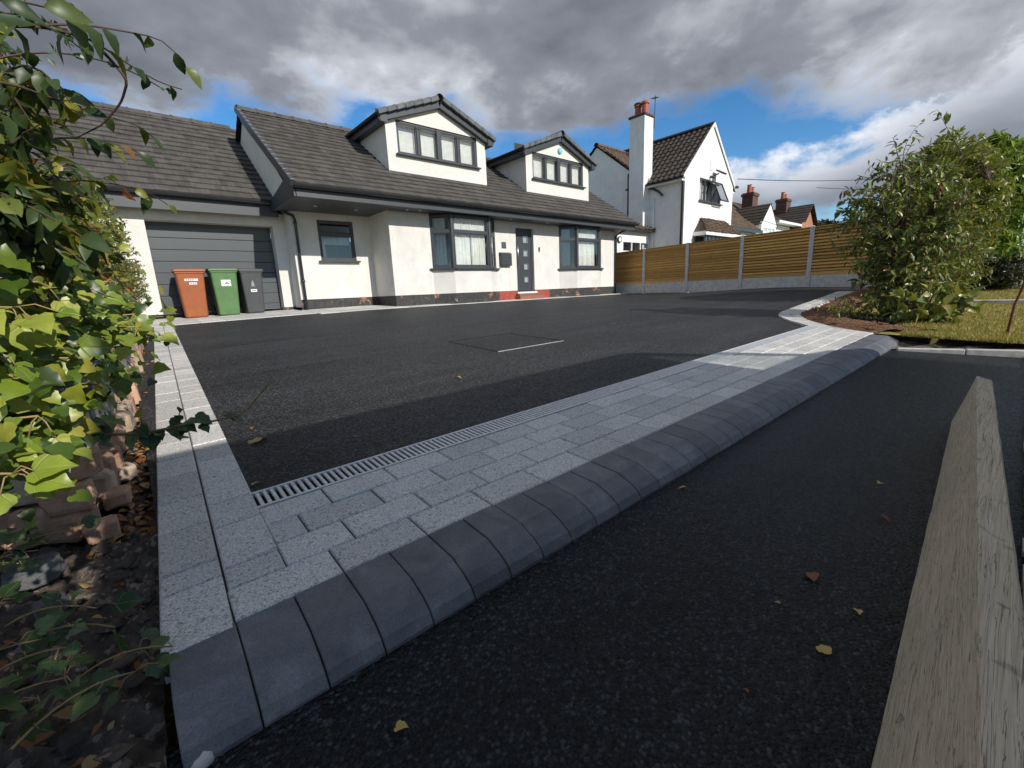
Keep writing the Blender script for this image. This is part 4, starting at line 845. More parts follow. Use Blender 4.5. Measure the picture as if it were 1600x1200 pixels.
# low porch between the two houses
po = empty('porch', (17.7, 12, -.3), 'low white porch with tiled roof and transom windows between the two houses', 'porch')
yp = 11.75; mb = MB(); wall_cells(mb, (16.45, yp, -.4), (1, 0, 0), 2.6, 2.8, [(.45, 2.45, 0, 1.75), (.45, 1.08, 1.95, 2.32), (1.14, 1.77, 1.95, 2.32), (1.83, 2.45, 1.95, 2.32)], (0, -1, 0), .08); mb.add([(16.45, yp, -.4), (16.45, 14, -.4), (16.45, 14, 2.4), (16.45, yp, 2.4)], [(0, 1, 2, 3)]); obj('wall', mb, M['white_wall'], po)
for a in (16.9, 17.59, 18.28):
    mb = MB(); mb.add([(a, yp + .05, 1.55), (a + .63, yp + .05, 1.55), (a + .63, yp + .05, 1.92), (a, yp + .05, 1.92)], [(0, 1, 2, 3)]); obj('pane', mb, M['glass'], po)
mb = MB(); mb.box(16.5, 19, yp + .5, yp + .55, 1.3, 2.2); obj('room_back', mb, M['room'], po)
for k in range(4):
    mb = MB(); mb.box(16.92 + k * .49, 17.39 + k * .49, yp + .03, yp + .07, -.3, 1.33); obj('door_leaf', mb, M['garage'], po, bevel=.01)
    mb = MB(); mb.box(16.99 + k * .49, 17.32 + k * .49, yp + .02, yp + .035, .5, 1.2); obj('door_panel', mb, M['garage'], po, bevel=.01)
V = _n([0, 1.9, .75]); up = np.cross((1, 0, 0), V); mb = MB(); tile_field(mb, np.array([16.0, yp - .3, 2.48]), (1, 0, 0), V, 3.0, 2.2, .26, .2, up, pan=True); obj('roof', mb, M['red_tile'], po, kind='stuff')
mb = MB(); mb.box(16.0, 19.0, yp - .28, yp + .05, 2.38, 2.46); obj('fascia', mb, M['gutter'], po)
mb = MB(); mb.tube([(16.58, yp - .02, 2.0), (16.58, yp - .06, 2.0)], .14, 16); mb2 = MB(); cl = obj('round_plaque', mb, M['anthracite'], None, loc=(16.58, yp, 2.0), label='round dark wall plaque on the white porch pier', cat='plaque')
mb2.tube([(16.58, yp - .061, 2.0), (16.58, yp - .067, 2.0)], .09, 16); obj('face', mb2, M['white_plastic'], cl)

# ------------------------------------------------------------------ houses farther up the road
def pitched(par, x0, x1, y0, y1, ze, zr, m, along='x', tw=.3, g=.3, ov=.25):
    if along == 'x':
        ym = (y0 + y1) / 2
        for ye in (y0 - ov, y1 + ov):
            V = np.array([0, ym - ye, zr - ze]); L = np.linalg.norm(V); V = V / L; up = np.cross((1, 0, 0), V); up = up if up[2] > 0 else -up
            mb = MB(); tile_field(mb, np.array([x0 - .15, ye, ze]), (1, 0, 0), V, x1 - x0 + .3, L, tw, g, up); mb.add([(x0, ye, ze), (x1, ye, ze), (x1, ym, zr), (x0, ym, zr)], [(0, 1, 2, 3)]); obj('roof', mb, M[m], par, kind='stuff')
    else:
        xm = (x0 + x1) / 2
        for xe in (x0 - ov, x1 + ov):
            V = np.array([xm - xe, 0, zr - ze]); L = np.linalg.norm(V); V = V / L; up = np.cross((0, 1, 0), V); up = up if up[2] > 0 else -up
            mb = MB(); tile_field(mb, np.array([xe, y0 - .2, ze]), (0, 1, 0), V, y1 - y0 + .3, L, tw, g, up); mb.add([(xe, y0, ze), (xe, y1, ze), (xm, y1, zr), (xm, y0, zr)], [(0, 1, 2, 3)]); obj('roof', mb, M[m], par, kind='stuff')
def chimney(par, x, y, z0, z1, w=.9, d=.6, pots=2, m='chimney_brick'):
    mb = MB(); mb.box(x - w / 2, x + w / 2, y - d / 2, y + d / 2, z0, z1); mb.box(x - w / 2 - .06, x + w / 2 + .06, y - d / 2 - .06, y + d / 2 + .06, z1 - .22, z1 - .05); c = obj('chimney', mb, M[m], par)
    for k in range(pots):
        xx = x + (k - (pots - 1) / 2) * w * .5; mb = MB(); mb.tube([(xx, y, z1), (xx, y, z1 + .5 - .12 * k), (xx, y, z1 + .52 - .12 * k)], [.16, .13, .17], 10); obj('chimney_pot', mb, M['pot'], c)
# white semi with a small gabled bay
h1 = empty('gabled_semi', (30, 13, 0), 'white semi with a small white gabled bay, left of the brick gable', 'house')
mb = MB(); mb.box(24.6, 34.6, 12.2, 18, -.3, 3.5); obj('wall', mb, M['white_wall'], h1); pitched(h1, 24.6, 34.6, 12.2, 18, 3.55, 6.0, 'red_tile')
mb = MB(); mb.box(31.1, 33.6, 11.3, 12.3, -.3, 3.45); mb.prism([(30.9, 11.28, 3.45), (33.8, 11.28, 3.45), (32.35, 11.28, 4.75)], (0, .1, 0)); obj('bay_wall', mb, M['white_plastic'], h1); pitched(h1, 31.1, 33.6, 11.45, 14.5, 3.45, 4.82, 'pantile', 'y', ov=.15)
for xx in (31.35,): window(h1, (xx, 11.28, 2.1), (1, 0, 0), 2.0, 1.25, (0, -1, 0), [.66, 1.33], [.9], fr=.06, mat='white_plastic', inset=-.02)
mb = MB(); mb.box(31.3, 33.4, 11.36, 11.38, 2.0, 3.4); obj('blind', mb, M['curtain'], h1)
chimney(h1, 33.7, 13.1, 4.0, 5.9, .9, .7)
for xx in (26.0, 28.0): window(h1, (xx, 12.19, 2.3), (1, 0, 0), 1.3, 1.1, (0, -1, 0), [.65], fr=.06, mat='white_plastic', inset=-.01)
# lower tiled garage roof next to the white house
g1 = empty('side_extension', (26, 11, 0), 'low brown-roofed extension right of the white house', 'extension')
mb = MB(); mb.box(24.0, 27.6, 10.3, 12.19, -.3, 2.9); obj('wall', mb, M['white_wall'], g1)
V = _n([0, 1.9, 1.5]); up = np.cross((1, 0, 0), V); mb = MB(); tile_field(mb, np.array([23.9, 10.1, 2.75]), (1, 0, 0), V, 3.9, 2.5, .26, .25, up, pan=True); mb.add([(23.9, 10.12, 2.74), (27.8, 10.12, 2.74), (27.8, 12.1, 4.3), (23.9, 12.1, 4.3)], [(0, 1, 2, 3)]); obj('roof', mb, M['red_tile'], g1, kind='stuff')
mb = MB(); mb.box(23.9, 27.85, 10.02, 10.12, 2.6, 2.76); obj('gutter', mb, M['gutter'], g1)
# brick house with gable
h2 = empty('brick_gabled_house', (42, 13, 0), 'orange brick gabled house with dark roof, farthest up the road', 'house')
mb = MB(); mb.box(36.0, 40, 12.5, 18, 0, 4.1); obj('front_wall', mb, M['white_plastic'], h2); pitched(h2, 35.6, 41, 12.4, 18.5, 4.0, 6.0, 'pantile')
mb = MB(); mb.prism([(41.2, 12, 0), (44.1, 12, 0), (44.1, 12, 4.3), (42.65, 12, 5.65), (41.2, 12, 4.3)], (0, 5, 0)); obj('wall', mb, M['brick'], h2); pitched(h2, 41.2, 44.1, 11.9, 17, 4.3, 5.8, 'pantile', 'y', ov=.15)
mb = MB(); mb.box(36.0, 40.9, 11.9, 12.4, 4.0, 4.16); obj('fascia', mb, M['white_plastic'], h2)
for xx in (36.4, 38.4): window(h2, (xx, 12.49, 2.7), (1, 0, 0), 1.7, 1.2, (0, -1, 0), [.55, 1.15], fr=.06, mat='white_plastic', inset=-.01)
chimney(h2, 42.6, 13.9, 4.5, 6.5, 1.0, .8, 2)
# overhead cables
mb = MB(); 
for s, (a, b, sag) in enumerate((((24.0, 10.0, 5.0), (60, 2, 9.5), .7),)): mb.tube([np.array(a) + (np.array(b) - np.array(a)) * t + np.array([0, 0, -sag * 4 * t * (1 - t)]) for t in np.linspace(0, 1, 16)], .018, 5)
obj('overhead_cable', mb, M['cable'], None, loc=(24, 10, 5), label='thin black overhead cable running right from the white house', cat='cable')
mb = MB(); mb.tube([np.array((44, 12.0, 7.2)) + (np.array((90, -2, 13)) - np.array((44, 12.0, 7.2))) * t + np.array([0, 0, -5 * t * (1 - t)]) for t in np.linspace(0, 1, 16)], .022, 5)
obj('overhead_cable', mb, M['cable'], None, loc=(44, 12, 7.2), label='lower faint overhead cable above the brick gable', cat='cable')

# ------------------------------------------------------------------ vegetation
def leaf_tpl(kind):
    if kind == 'ovate':
        st = [(0, 0.0), (.12, .13), (.35, .26), (.6, .235), (.82, .12), (1, 0.0)]
        vs = []; fs = []
        for i, (t, w) in enumerate(st):
            z = -.22 * t * t + .05 * math.sin(t * 5); vs += [(-w, t, z + w * .35), (0, t, z), (w, t, z + w * .35)]
        for i in range(len(st) - 1): a = i * 3; fs += [(a, a + 1, a + 4, a + 3), (a + 1, a + 2, a + 5, a + 4)]
        return np.array(vs), fs
    if kind == 'lance':
        st = [(0, .0), (.3, .14), (.65, .13), (1, 0.)]; vs = []; fs = []
        for t, w in st: z = -.3 * t * t; vs += [(-w, t, z + w * .3), (0, t, z), (w, t, z + w * .3)]
        for i in range(3): a = i * 3; fs += [(a, a + 1, a + 4, a + 3), (a + 1, a + 2, a + 5, a + 4)]
        return np.array(vs), fs
    if kind == 'ellip':
        st = [(0, 0.0), (.15, .09), (.42, .17), (.7, .14), (1, 0.0)]; vs = []; fs = []
        for t, w in st: z = -.25 * t * t; vs += [(-w, t, z + w * .4), (0, t, z), (w, t, z + w * .4)]
        for i in range(4): a = i * 3; fs += [(a, a + 1, a + 4, a + 3), (a + 1, a + 2, a + 5, a + 4)]
        return np.array(vs), fs
    if kind == 'small':
        return np.array([(0, 0, 0), (-.26, .5, .06), (0, 1, -.1), (.26, .5, .06), (0, .5, -.03)]), [(0, 4, 1), (4, 2, 1), (0, 3, 4), (4, 3, 2)]
    if kind == 'ivy':
        o = [(0, 0), (.18, -.12), (.40, -.03), (.52, .16), (.42, .36), (.38, .56), (.20, .74), (0, 1.0)]
        R_ = [(x, y) for x, y in o]; L_ = [(-x, y) for x, y in o[1:-1]][::-1]; ring = R_ + L_; n = len(ring)
        def zz(x, y): return .42 * abs(x) - .38 * (y - .3) ** 2 - .55 * x * x + .05 * math.sin(9 * x + 7 * y)
        vs = [(x, y, zz(x, y)) for x, y in ring] + [(0, .33, 0.), (0, .66, -.04)]; c1, c2 = n, n + 1
        fs = [(0, 1, c1), (1, 2, c1), (2, 3, c1), (3, 4, c1), (4, 5, c2, c1), (5, 6, c2), (6, 7, c2)]
        fs += [(n - 1, 0, c1), (n - 2, n - 1, c1), (n - 3, n - 2, c1), (n - 4, n - 3, c1), (n - 5, n - 4, c1, c2), (n - 6, n - 5, c2), (7, n - 6, c2)]
        return np.array(vs), fs
TPL = {k: leaf_tpl(k) for k in ('ovate', 'lance', 'ellip', 'small', 'ivy')}
def frames(D, Nn):
    D = D / np.linalg.norm(D, axis=1, keepdims=True); Sd = np.cross(D, Nn); Sd /= (np.linalg.norm(Sd, axis=1, keepdims=True) + 1e-9); return Sd, D, np.cross(Sd, D)
def leaf_mesh(name, kind, P, D, Nn, size, m, parent, kindtag=None):
    P, D, Nn, size = map(np.asarray, (P, D, Nn, size)); v, f = TPL[kind]; Sd, Dd, Un = frames(D, Nn); n = len(P)
    V = P[:, None] + size[:, None, None] * (v[None, :, :1] * Sd[:, None] + v[None, :, 1:2] * Dd[:, None] + v[None, :, 2:] * Un[:, None])
    k = len(v); me = bpy.data.meshes.new(name); off = origin(parent) if parent else np.zeros(3)
    sizes = np.array([len(q) for q in f]); flat = np.concatenate([np.array(q) for q in f]); 
    loops = (flat[None] + (np.arange(n) * k)[:, None]).ravel(); ls = np.tile(sizes, n); st = np.r_[0, np.cumsum(ls)[:-1]]
    me.vertices.add(n * k); me.vertices.foreach_set('co', (V - off).reshape(-1).astype(np.float32)); me.loops.add(len(loops)); me.loops.foreach_set('vertex_index', loops.astype(np.int32))
    me.polygons.add(len(ls)); me.polygons.foreach_set('loop_start', st.astype(np.int32)); me.polygons.foreach_set('loop_total', ls.astype(np.int32)); me.update(calc_edges=True)
    at = me.attributes.new('tint', 'FLOAT', 'POINT'); at.data.foreach_set('value', np.repeat(RNG.random(n), k).astype(np.float32)); me.materials.append(m); me.shade_smooth()
    o = bpy.data.objects.new(name, me); COL.objects.link(o); o.parent = parent; tag(o, kind=kindtag); return o
LM = {}
def leaf_obj(kind, p, d, nrm, size, m, parent, name='leaf'):
    key = (kind, m.name)
    if key not in LM:
        v, f = TPL[kind]; me = bpy.data.meshes.new(name + '_' + kind); me.from_pydata([tuple(q) for q in v], [], f); me.materials.append(m); me.shade_smooth(); LM[key] = me
    o = bpy.data.objects.new(name, LM[key]); COL.objects.link(o); off = origin(parent) if parent else np.zeros(3); o.parent = parent
    Sd, Dd, Un = frames(np.array([d], float), np.array([nrm], float)); s = size
    p = np.array(p) - off
    o.matrix_local = Matrix(((Sd[0][0] * s, Dd[0][0] * s, Un[0][0] * s, p[0]), (Sd[0][1] * s, Dd[0][1] * s, Un[0][1] * s, p[1]), (Sd[0][2] * s, Dd[0][2] * s, Un[0][2] * s, p[2]), (0, 0, 0, 1)))
    return o
def bez(p0, p1, p2, n): t = np.linspace(0, 1, n)[:, None]; return (1 - t) ** 2 * p0 + 2 * t * (1 - t) * p1 + t * t * p2
def rv(s=1.): return RNG.normal(0, s, 3)
def twigs(ends, starts, rad, nl, size, droop=.4, mid=.25, start_t=.3, lean=.5, jit=.5):
    """twig curves start -> end with leaves along them"""
    mb = MB(); P, D, Nn, Z = [], [], [], []
    for s, e in zip(starts, ends):
        s, e = np.array(s), np.array(e); L = np.linalg.norm(e - s); c = (s + e) / 2 + np.array([0, 0, L * mid]) + rv(L * .12); cv = bez(s, c, e, 6)
        mb.tube(cv, np.linspace(rad, rad * .35, 6), 4, cap=False)
        k = max(2, int(nl * (.7 + .6 * RNG.random())))
        for i in range(k):
            t = start_t + (1 - start_t) * (i + RNG.random() * .6) / k; t = min(t, 1.); q = t * 5; j = min(int(q), 4); p = cv[j] + (cv[j + 1] - cv[j]) * (q - j); tn = _n(cv[j + 1] - cv[j])
            side = np.cross(tn, _n(rv())); d = tn * lean + _n(side) + np.array([0, 0, -droop]) + rv(.25); P.append(p); D.append(d); Nn.append(np.array([0, -.25, 1]) + rv(jit)); Z.append(size * (.65 + .6 * RNG.random()))
    return mb, np.array(P), np.array(D), np.array(Nn), np.array(Z)
def env_pts(n, c, r, lumps=7, lo=.55, seed=1, squash=None):
    rg = np.random.default_rng(seed); L = rg.normal(0, 1, (lumps, 3)); L /= np.linalg.norm(L, axis=1, keepdims=True); out = []
    while len(out) < n:
        d = rg.normal(0, 1, 3); d /= np.linalg.norm(d); k = max(0, (L @ d).max()); f = .72 + .34 * k ** 3; q = (lo + (1 - lo) * rg.random() ** .6) * f; p = np.array(c) + np.array(r) * d * q
        if squash and not squash(p): continue
        out.append(p)
    return np.array(out)

# --- the near shrub overhanging the wall (upper left)
shr = empty('overhanging_shrub', (-.75, 1.55, -.45), 'dark leafy shrub hanging over the wall into the upper left', 'shrub')
base = np.array([-.75, 1.9, -.45]); trunkm = MB(); nodes = []
for k, e in enumerate([(-.25, 1.35, .45), (-.2, 1.6, .25), (-.5, 1.4, .75), (-.3, 2.1, .6), (-.12, 1.5, .5), (-.2, 2.2, .35), (-.6, 1.2, .5), (-.18, 1.3, .2), (-.35, 2.6, .75)]):
    cv = bez(base + rv(.04), base + np.array([.1, -.1, .5]) + rv(.1), np.array(e), 9); trunkm.tube(cv, np.linspace(.016, .005, 9), 6); nodes += [cv[i] for i in (3, 4, 5, 6, 7, 8)]
obj('trunk', trunkm, M['twig'], shr, smooth=True); nodes = np.array(nodes)
rg = np.random.default_rng(17); ends = []
while len(ends) < 560:
    y = 1.12 + 1.7 * rg.random(); w = .02 + .46 * rg.random(); edge = (-.04 + .04 * math.sin(w * 23 + y * 5) - .08 * max(0, w - .32) / .1) * y
    x = edge - .75 * rg.random() ** 1.9; z = w * y + .0
    if w > .40 and x > -.09 * y and rg.random() < .7: continue
    ends.append((x, y, z))
ends = np.array(ends); st = np.array([nodes[np.argmin(np.linalg.norm(nodes - e, axis=1) + .3 * (nodes[:, 0] > e[0]))] for e in ends])
mb, P, D, N3, Z = twigs(ends, st, .003, 9, .052, droop=.75, start_t=.4)
obj('branch', mb, M['twig'], shr)
# arching sprays reaching out over the drive
spr = [[(-.35, 1.2, .35), (-.066, 1.2, .484), (.029, 1.25, .537), (.099, 1.3, .566), (.17, 1.33, .585), (.198, 1.35, .545)], [(-.3, 1.2, .4), (-.033, 1.2, .494), (.035, 1.28, .527), (.091, 1.33, .515), (.146, 1.38, .509), (.19, 1.4, .513)], [(.035, 1.28, .527), (.059, 1.3, .508), (.083, 1.3, .472), (.067, 1.35, .442), (.028, 1.4, .404), (-.02, 1.45, .383)],
       [(-.3, 1.3, .35), (-.106, 1.3, .426), (-.027, 1.4, .437), (.034, 1.5, .455), (.103, 1.6, .476), (.136, 1.65, .464)], [(-.3, 1.4, .25), (-.137, 1.4, .343), (-.021, 1.5, .396), (.049, 1.6, .42), (.095, 1.65, .424), (.116, 1.7, .401)], [(-.3, 1.5, .15), (-.128, 1.5, .265), (-.041, 1.6, .323), (.06, 1.7, .339), (.117, 1.75, .329), (.151, 1.8, .313)], [(-.3, 1.1, .4), (-.053, 1.1, .481), (-.018, 1.15, .506), (.028, 1.2, .519)]]
def dense(pts, n):
    P_ = np.array(pts); d = np.r_[0, np.cumsum(np.linalg.norm(np.diff(P_, axis=0), axis=1))]; t = np.linspace(0, d[-1], n); return np.stack([np.interp(t, d, P_[:, i]) for i in range(3)], -1)
sp = MB(); SPp, SPd, SPn, SPz = [], [], [], []
for k, pts in enumerate(spr):
    cv = dense(pts, 22); cv[1:-1] = (cv[:-2] + cv[1:-1] * 2 + cv[2:]) / 4; sp.tube(cv, np.linspace(.0034, .0012, 22), 5)
    for i in range(8, 22):
        if k == 2 or RNG.random() < .3: continue
        tn = _n(cv[min(i + 1, 21)] - cv[i - 1]); side = _n(np.cross(tn, (0, 0, 1))) * (1 if i % 2 else -1)
        SPp.append(cv[i]); SPd.append(tn * .5 + side * .5 + np.array([0, 0, -.7]) + rv(.35)); SPn.append(np.array([.3, -.7, .5]) + rv(.5)); SPz.append(.036 + .028 * RNG.random())
obj('branch', sp, M['twig'], shr, smooth=True)
for p, d, n3, z in zip(SPp, SPd, SPn, SPz): leaf_obj('ovate', p, d, n3, z, M['leaf_shrub'], shr)
o_ = np.argsort(np.linalg.norm(P, axis=1) + 3 * (P[:, 0] / P[:, 1] < -.2)); near, far_ = o_[:215], o_[215:]
for i in near: leaf_obj('ovate', P[i], D[i], N3[i], Z[i], M['leaf_shrub'], shr)
leaf_mesh('foliage', 'ovate', P[far_], D[far_], N3[far_], Z[far_], M['leaf_shrub'], shr, 'stuff')
# fine-leaved climber at the very top
fl = empty('fine_leaved_climber', (-.4, 1.4, .3), 'wispy fine-leaved climber against the sky at the upper left', 'climber'); mb = MB(); Pf, Df, Nf, Zf = [], [], [], []
for k in range(5):
    s = np.array([-.16, 1.4, .56]) + rv(.05); e = np.array([.0 + .03 * k, 1.35 + .05 * k, .70 - .045 * k]) + rv(.03); cv = bez(s, (s + e) / 2 + np.array([0, 0, .08]), e, 12); mb.tube(cv, .0018, 4)
    for i in range(2, 12):
        for q in range(3): Pf.append(cv[i] + rv(.006)); Df.append(rv(1.)); Nf.append(rv(1.)); Zf.append(.014 + .01 * RNG.random())
obj('stem', mb, M['twig'], fl); leaf_mesh('foliage', 'small', Pf, Df, Nf, Zf, M['leaf_ivy_dark'], fl, 'stuff')
# --- clipped hedge along the wall toward the garage
hd = empty('boundary_hedge', (-.5, 7, -.3), 'yellow-green hedge with red berries and leaves along the wall by the garage', 'hedge')
ends = []; sts = []
rg = np.random.default_rng(11)
for i in range(900):
    y = 2.3 + 9.6 * rg.random() ** 1.2; xr = -.02 + .042 * (y - 2.3); top = .45 + .10 * (y - 2.3) + .12 * math.sin(y * 2.1); z = -.5 + .041 * (y - 2.3) + .25 + rg.random() * (top + .3)
    bul = .20 * math.sin((z + .3) * 2.2) + .08 * math.sin(y * 3.3 + z * 4); x = xr - .12 + bul * .5 - 1.2 * rg.random() ** 2.2
    ends.append((x + .04, y, z)); sts.append((x - .25 - .2 * rg.random(), y + .2 * rg.normal(), z - .2))
mb, P, D, N3, Z = twigs(ends, sts, .004, 15, .042, droop=.3, start_t=.25, jit=.8)
obj('branch', mb, M['twig'], hd); leaf_mesh('foliage', 'ovate', P, D, N3, Z, M['leaf_hedge'], hd, 'stuff')
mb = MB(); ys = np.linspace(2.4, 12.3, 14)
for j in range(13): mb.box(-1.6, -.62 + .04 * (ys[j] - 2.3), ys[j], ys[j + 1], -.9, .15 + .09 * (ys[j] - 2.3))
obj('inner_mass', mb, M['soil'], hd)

# --- low stone wall
wl = empty('stone_wall', (-.3, 2.1, -.72), 'low wall of slate, terracotta and rubble stones under the ivy', 'wall')
rg = np.random.default_rng(3)
def wall_stone(x, y, z, sx, sy, sz, lean=0., j=.012, m=None):
    mb = MB(); mb.box(-sx / 2, sx / 2, -sy / 2, sy / 2, -sz / 2, sz / 2); a = lean; yaw = rg.normal(0, .12)
    v = np.array(mb.v) * np.where(np.array(mb.v)[:, 2:] > 0, .9, 1.) + rg.normal(0, j, (8, 3)); ca, sa, cy, sy_ = math.cos(a), math.sin(a), math.cos(yaw), math.sin(yaw)
    v = np.stack([v[:, 0], v[:, 1] * ca - v[:, 2] * sa, v[:, 1] * sa + v[:, 2] * ca], -1); v = np.stack([v[:, 0] * cy - v[:, 1] * sy_, v[:, 0] * sy_ + v[:, 1] * cy, v[:, 2]], -1)
    mb.v = [tuple(q + (x, y, z)) for q in v]; obj('stone', mb, M[m or ('terracotta', 'sandstone')[int(rg.random() < .3)]], wl, bevel=.010, seg=2)
def rough_stone(x, y, z, sx, sy, sz, m, lean=0.):
    mb = MB(); nu, nv = 16, 9; rows = []; sd = rg.random() * 50; yaw = rg.normal(0, .2)
    pw = lambda v, e: math.copysign(abs(v) ** e, v)
    for j in range(nv + 1):
        ph = -math.pi / 2 + math.pi * j / nv; row = []
        for i in range(nu + 1):
            th = 2 * math.pi * (i % nu) / nu; p = np.array([pw(math.cos(ph), .3) * pw(math.cos(th), .3), pw(math.cos(ph), .3) * pw(math.sin(th), .3), pw(math.sin(ph), .3)])
            k = 1 + .16 * mnoise.noise(Vector(p * 1.6 + sd)) + .07 * mnoise.noise(Vector(p * 5 + sd)); q = p * k * np.array([sx, sy, sz]) / 2; q = np.array([q[0], q[1] * math.cos(lean) - q[2] * math.sin(lean), q[1] * math.sin(lean) + q[2] * math.cos(lean)])
            row.append((x + q[0] * math.cos(yaw) - q[1] * math.sin(yaw), y + q[0] * math.sin(yaw) + q[1] * math.cos(yaw), z + q[2]))
        rows.append(row)
    mb.sheet(rows); obj('stone', mb, M[m], wl)
for q in ((-.27, 2.03, -.71, .13, .12, .09, 'terracotta'), (-.36, 2.05, -.68, .12, .13, .13, 'terracotta'), (-.26, 2.06, -.62, .13, .13, .10, 'terracotta'), (-.35, 2.08, -.56, .15, .13, .10, 'sandstone'), (-.24, 2.10, -.52, .12, .14, .10, 'terracotta'), (-.34, 2.10, -.46, .14, .14, .11, 'sandstone'), (-.27, 2.13, -.42, .13, .14, .12, 'sandstone'), (-.45, 2.06, -.64, .13, .14, .16, 'terracotta'), (-.45, 2.08, -.48, .13, .14, .15, 'terracotta'), (-.15, 2.16, -.70, .08, .10, .06, 'terracotta'), (-.13, 2.45, -.69, .07, .11, .06, 'sandstone'), (-.33, 1.76, -.73, .11, .09, .06, 'slate'), (-.19, 1.93, -.725, .09, .08, .06, 'terracotta'), (-.12, 3.0, -.665, .06, .10, .05, 'terracotta'), (-.28, 1.55, -.745, .06, .05, .035, 'slate')): rough_stone(*q)
y = 2.17
while y < 3.4:
    L = .09 + .09 * rg.random(); zb = gz(0, y) - .03; xo = -.235 + .041 * (y - 2.1); hh = .13 + .05 * rg.random()
    rough_stone(xo + .015 * rg.normal(), y + L / 2, zb + hh / 2, .17, L * 1.08, hh, 'terracotta' if rg.random() < .75 else 'sandstone'); h2_ = .22 + .05 * rg.random(); rough_stone(xo - .03, y + L / 2 + .02, zb + hh + h2_ / 2 - .03, .14, L * .85, h2_, 'slate' if rg.random() < .75 else 'sandstone', .18 + .12 * rg.normal()); y += L
while y < 11.5:
    L = .09 + .13 * rg.random(); zb = gz(0, y) - .03; xo = -.245 + .041 * (y - 2.1); hh = .14 + .05 * rg.random()
    wall_stone(xo + .02 * rg.normal(), y + L / 2, zb + hh / 2, .20, L * 1.02, hh); 
    h2_ = .22 + .06 * rg.random(); wall_stone(xo - .03 + .015 * rg.normal(), y + L / 2 + .02, zb + hh + h2_ / 2 - .02, .17, L * .92, h2_, .18 + .15 * rg.normal(), .009, 'slate' if rg.random() < .7 else None); y += L
mb = MB(); mb.box(-1.8, -.36, 2.12, 12.4, -1, -.42); obj('fill', mb, M['soil'], wl)
# soil strips beside the border
def soil_z(x, y): return gz(0, y) - .055 + .022 * math.sin(x * 31 + y * 17) * math.sin(y * 23 - x * 11) + .10 * max(0, -.35 - x + .04 * (y - 1.2)) + .015 * math.sin(x * 90) * math.sin(y * 77)
mb = MB(); mb.sheet([[(-.075 + .041 * (y - 1.17) - .003 - s * 1.6, y, soil_z(-.075 + .041 * (y - 1.17) - s * 1.6, y)) for s in np.linspace(0, 1, 90) ** 1.3] for y in np.r_[np.linspace(.2, 3.2, 150), np.linspace(3.3, 12.4, 60)]])
obj('soil_bed', mb, M['soil'], kind='structure', smooth=True)
rg = np.random.default_rng(21)
cl = []                                      # clods of earth and small stones
mb = MB()
for i in range(1700):
    y = .75 + 2.2 * rg.random(); x = -.10 + .041 * (y - 1.17) - .75 * rg.random() ** 1.3; s = .004 + .022 * rg.random() ** 4; c = np.array([x, y, soil_z(x, y) + s * .3]); ph = rg.normal(0, 1, (6, 3)); ph /= np.linalg.norm(ph, axis=1, keepdims=True)
    d = [(1, 0, 0), (0, 1, 0), (-1, 0, 0), (0, -1, 0), (0, 0, .8), (0, 0, -.8)]; mb.add([c + s * (np.array(q) + rg.normal(0, .22, 3)) for q in d], [(0, 1, 4), (1, 2, 4), (2, 3, 4), (3, 0, 4), (1, 0, 5), (2, 1, 5), (3, 2, 5), (0, 3, 5)])
obj('clods', mb, M['soil'], kind='stuff', label='loose clods and pebbles on the dark soil bed', cat='clods')
# leaf litter along the foot of the wall
P, D, N3, Z = [], [], [], []
for i in range(46):
    y = .95 + 1.0 * rg.random(); x = -.12 + .041 * (y - 1.17) - .25 * rg.random(); P.append((x, y, soil_z(x, y) + .012)); D.append(rg.normal(0, 1, 3) * (1, 1, .3)); N3.append(rg.normal(0, .5, 3) + (0, 0, 1)); Z.append(.018 + .04 * rg.random() ** 2)
for i in range(520):
    y = 1.9 + 7 * rg.random() ** 1.6; x = -.10 + .041 * (y - 1.17) - .10 * rg.random(); P.append((x, y, soil_z(x, y) + .012 + .01 * rg.random())); D.append(rg.normal(0, 1, 3) * (1, 1, .3)); N3.append(rg.normal(0, .4, 3) + (0, 0, 1)); Z.append(.03 + .035 * rg.random())
o = leaf_mesh('leaf_litter', 'ovate', P, D, N3, Z, M['dead_leaf'], None, 'stuff'); tag(o, 'brown dry leaf litter along the foot of the stone wall', 'leaf litter')

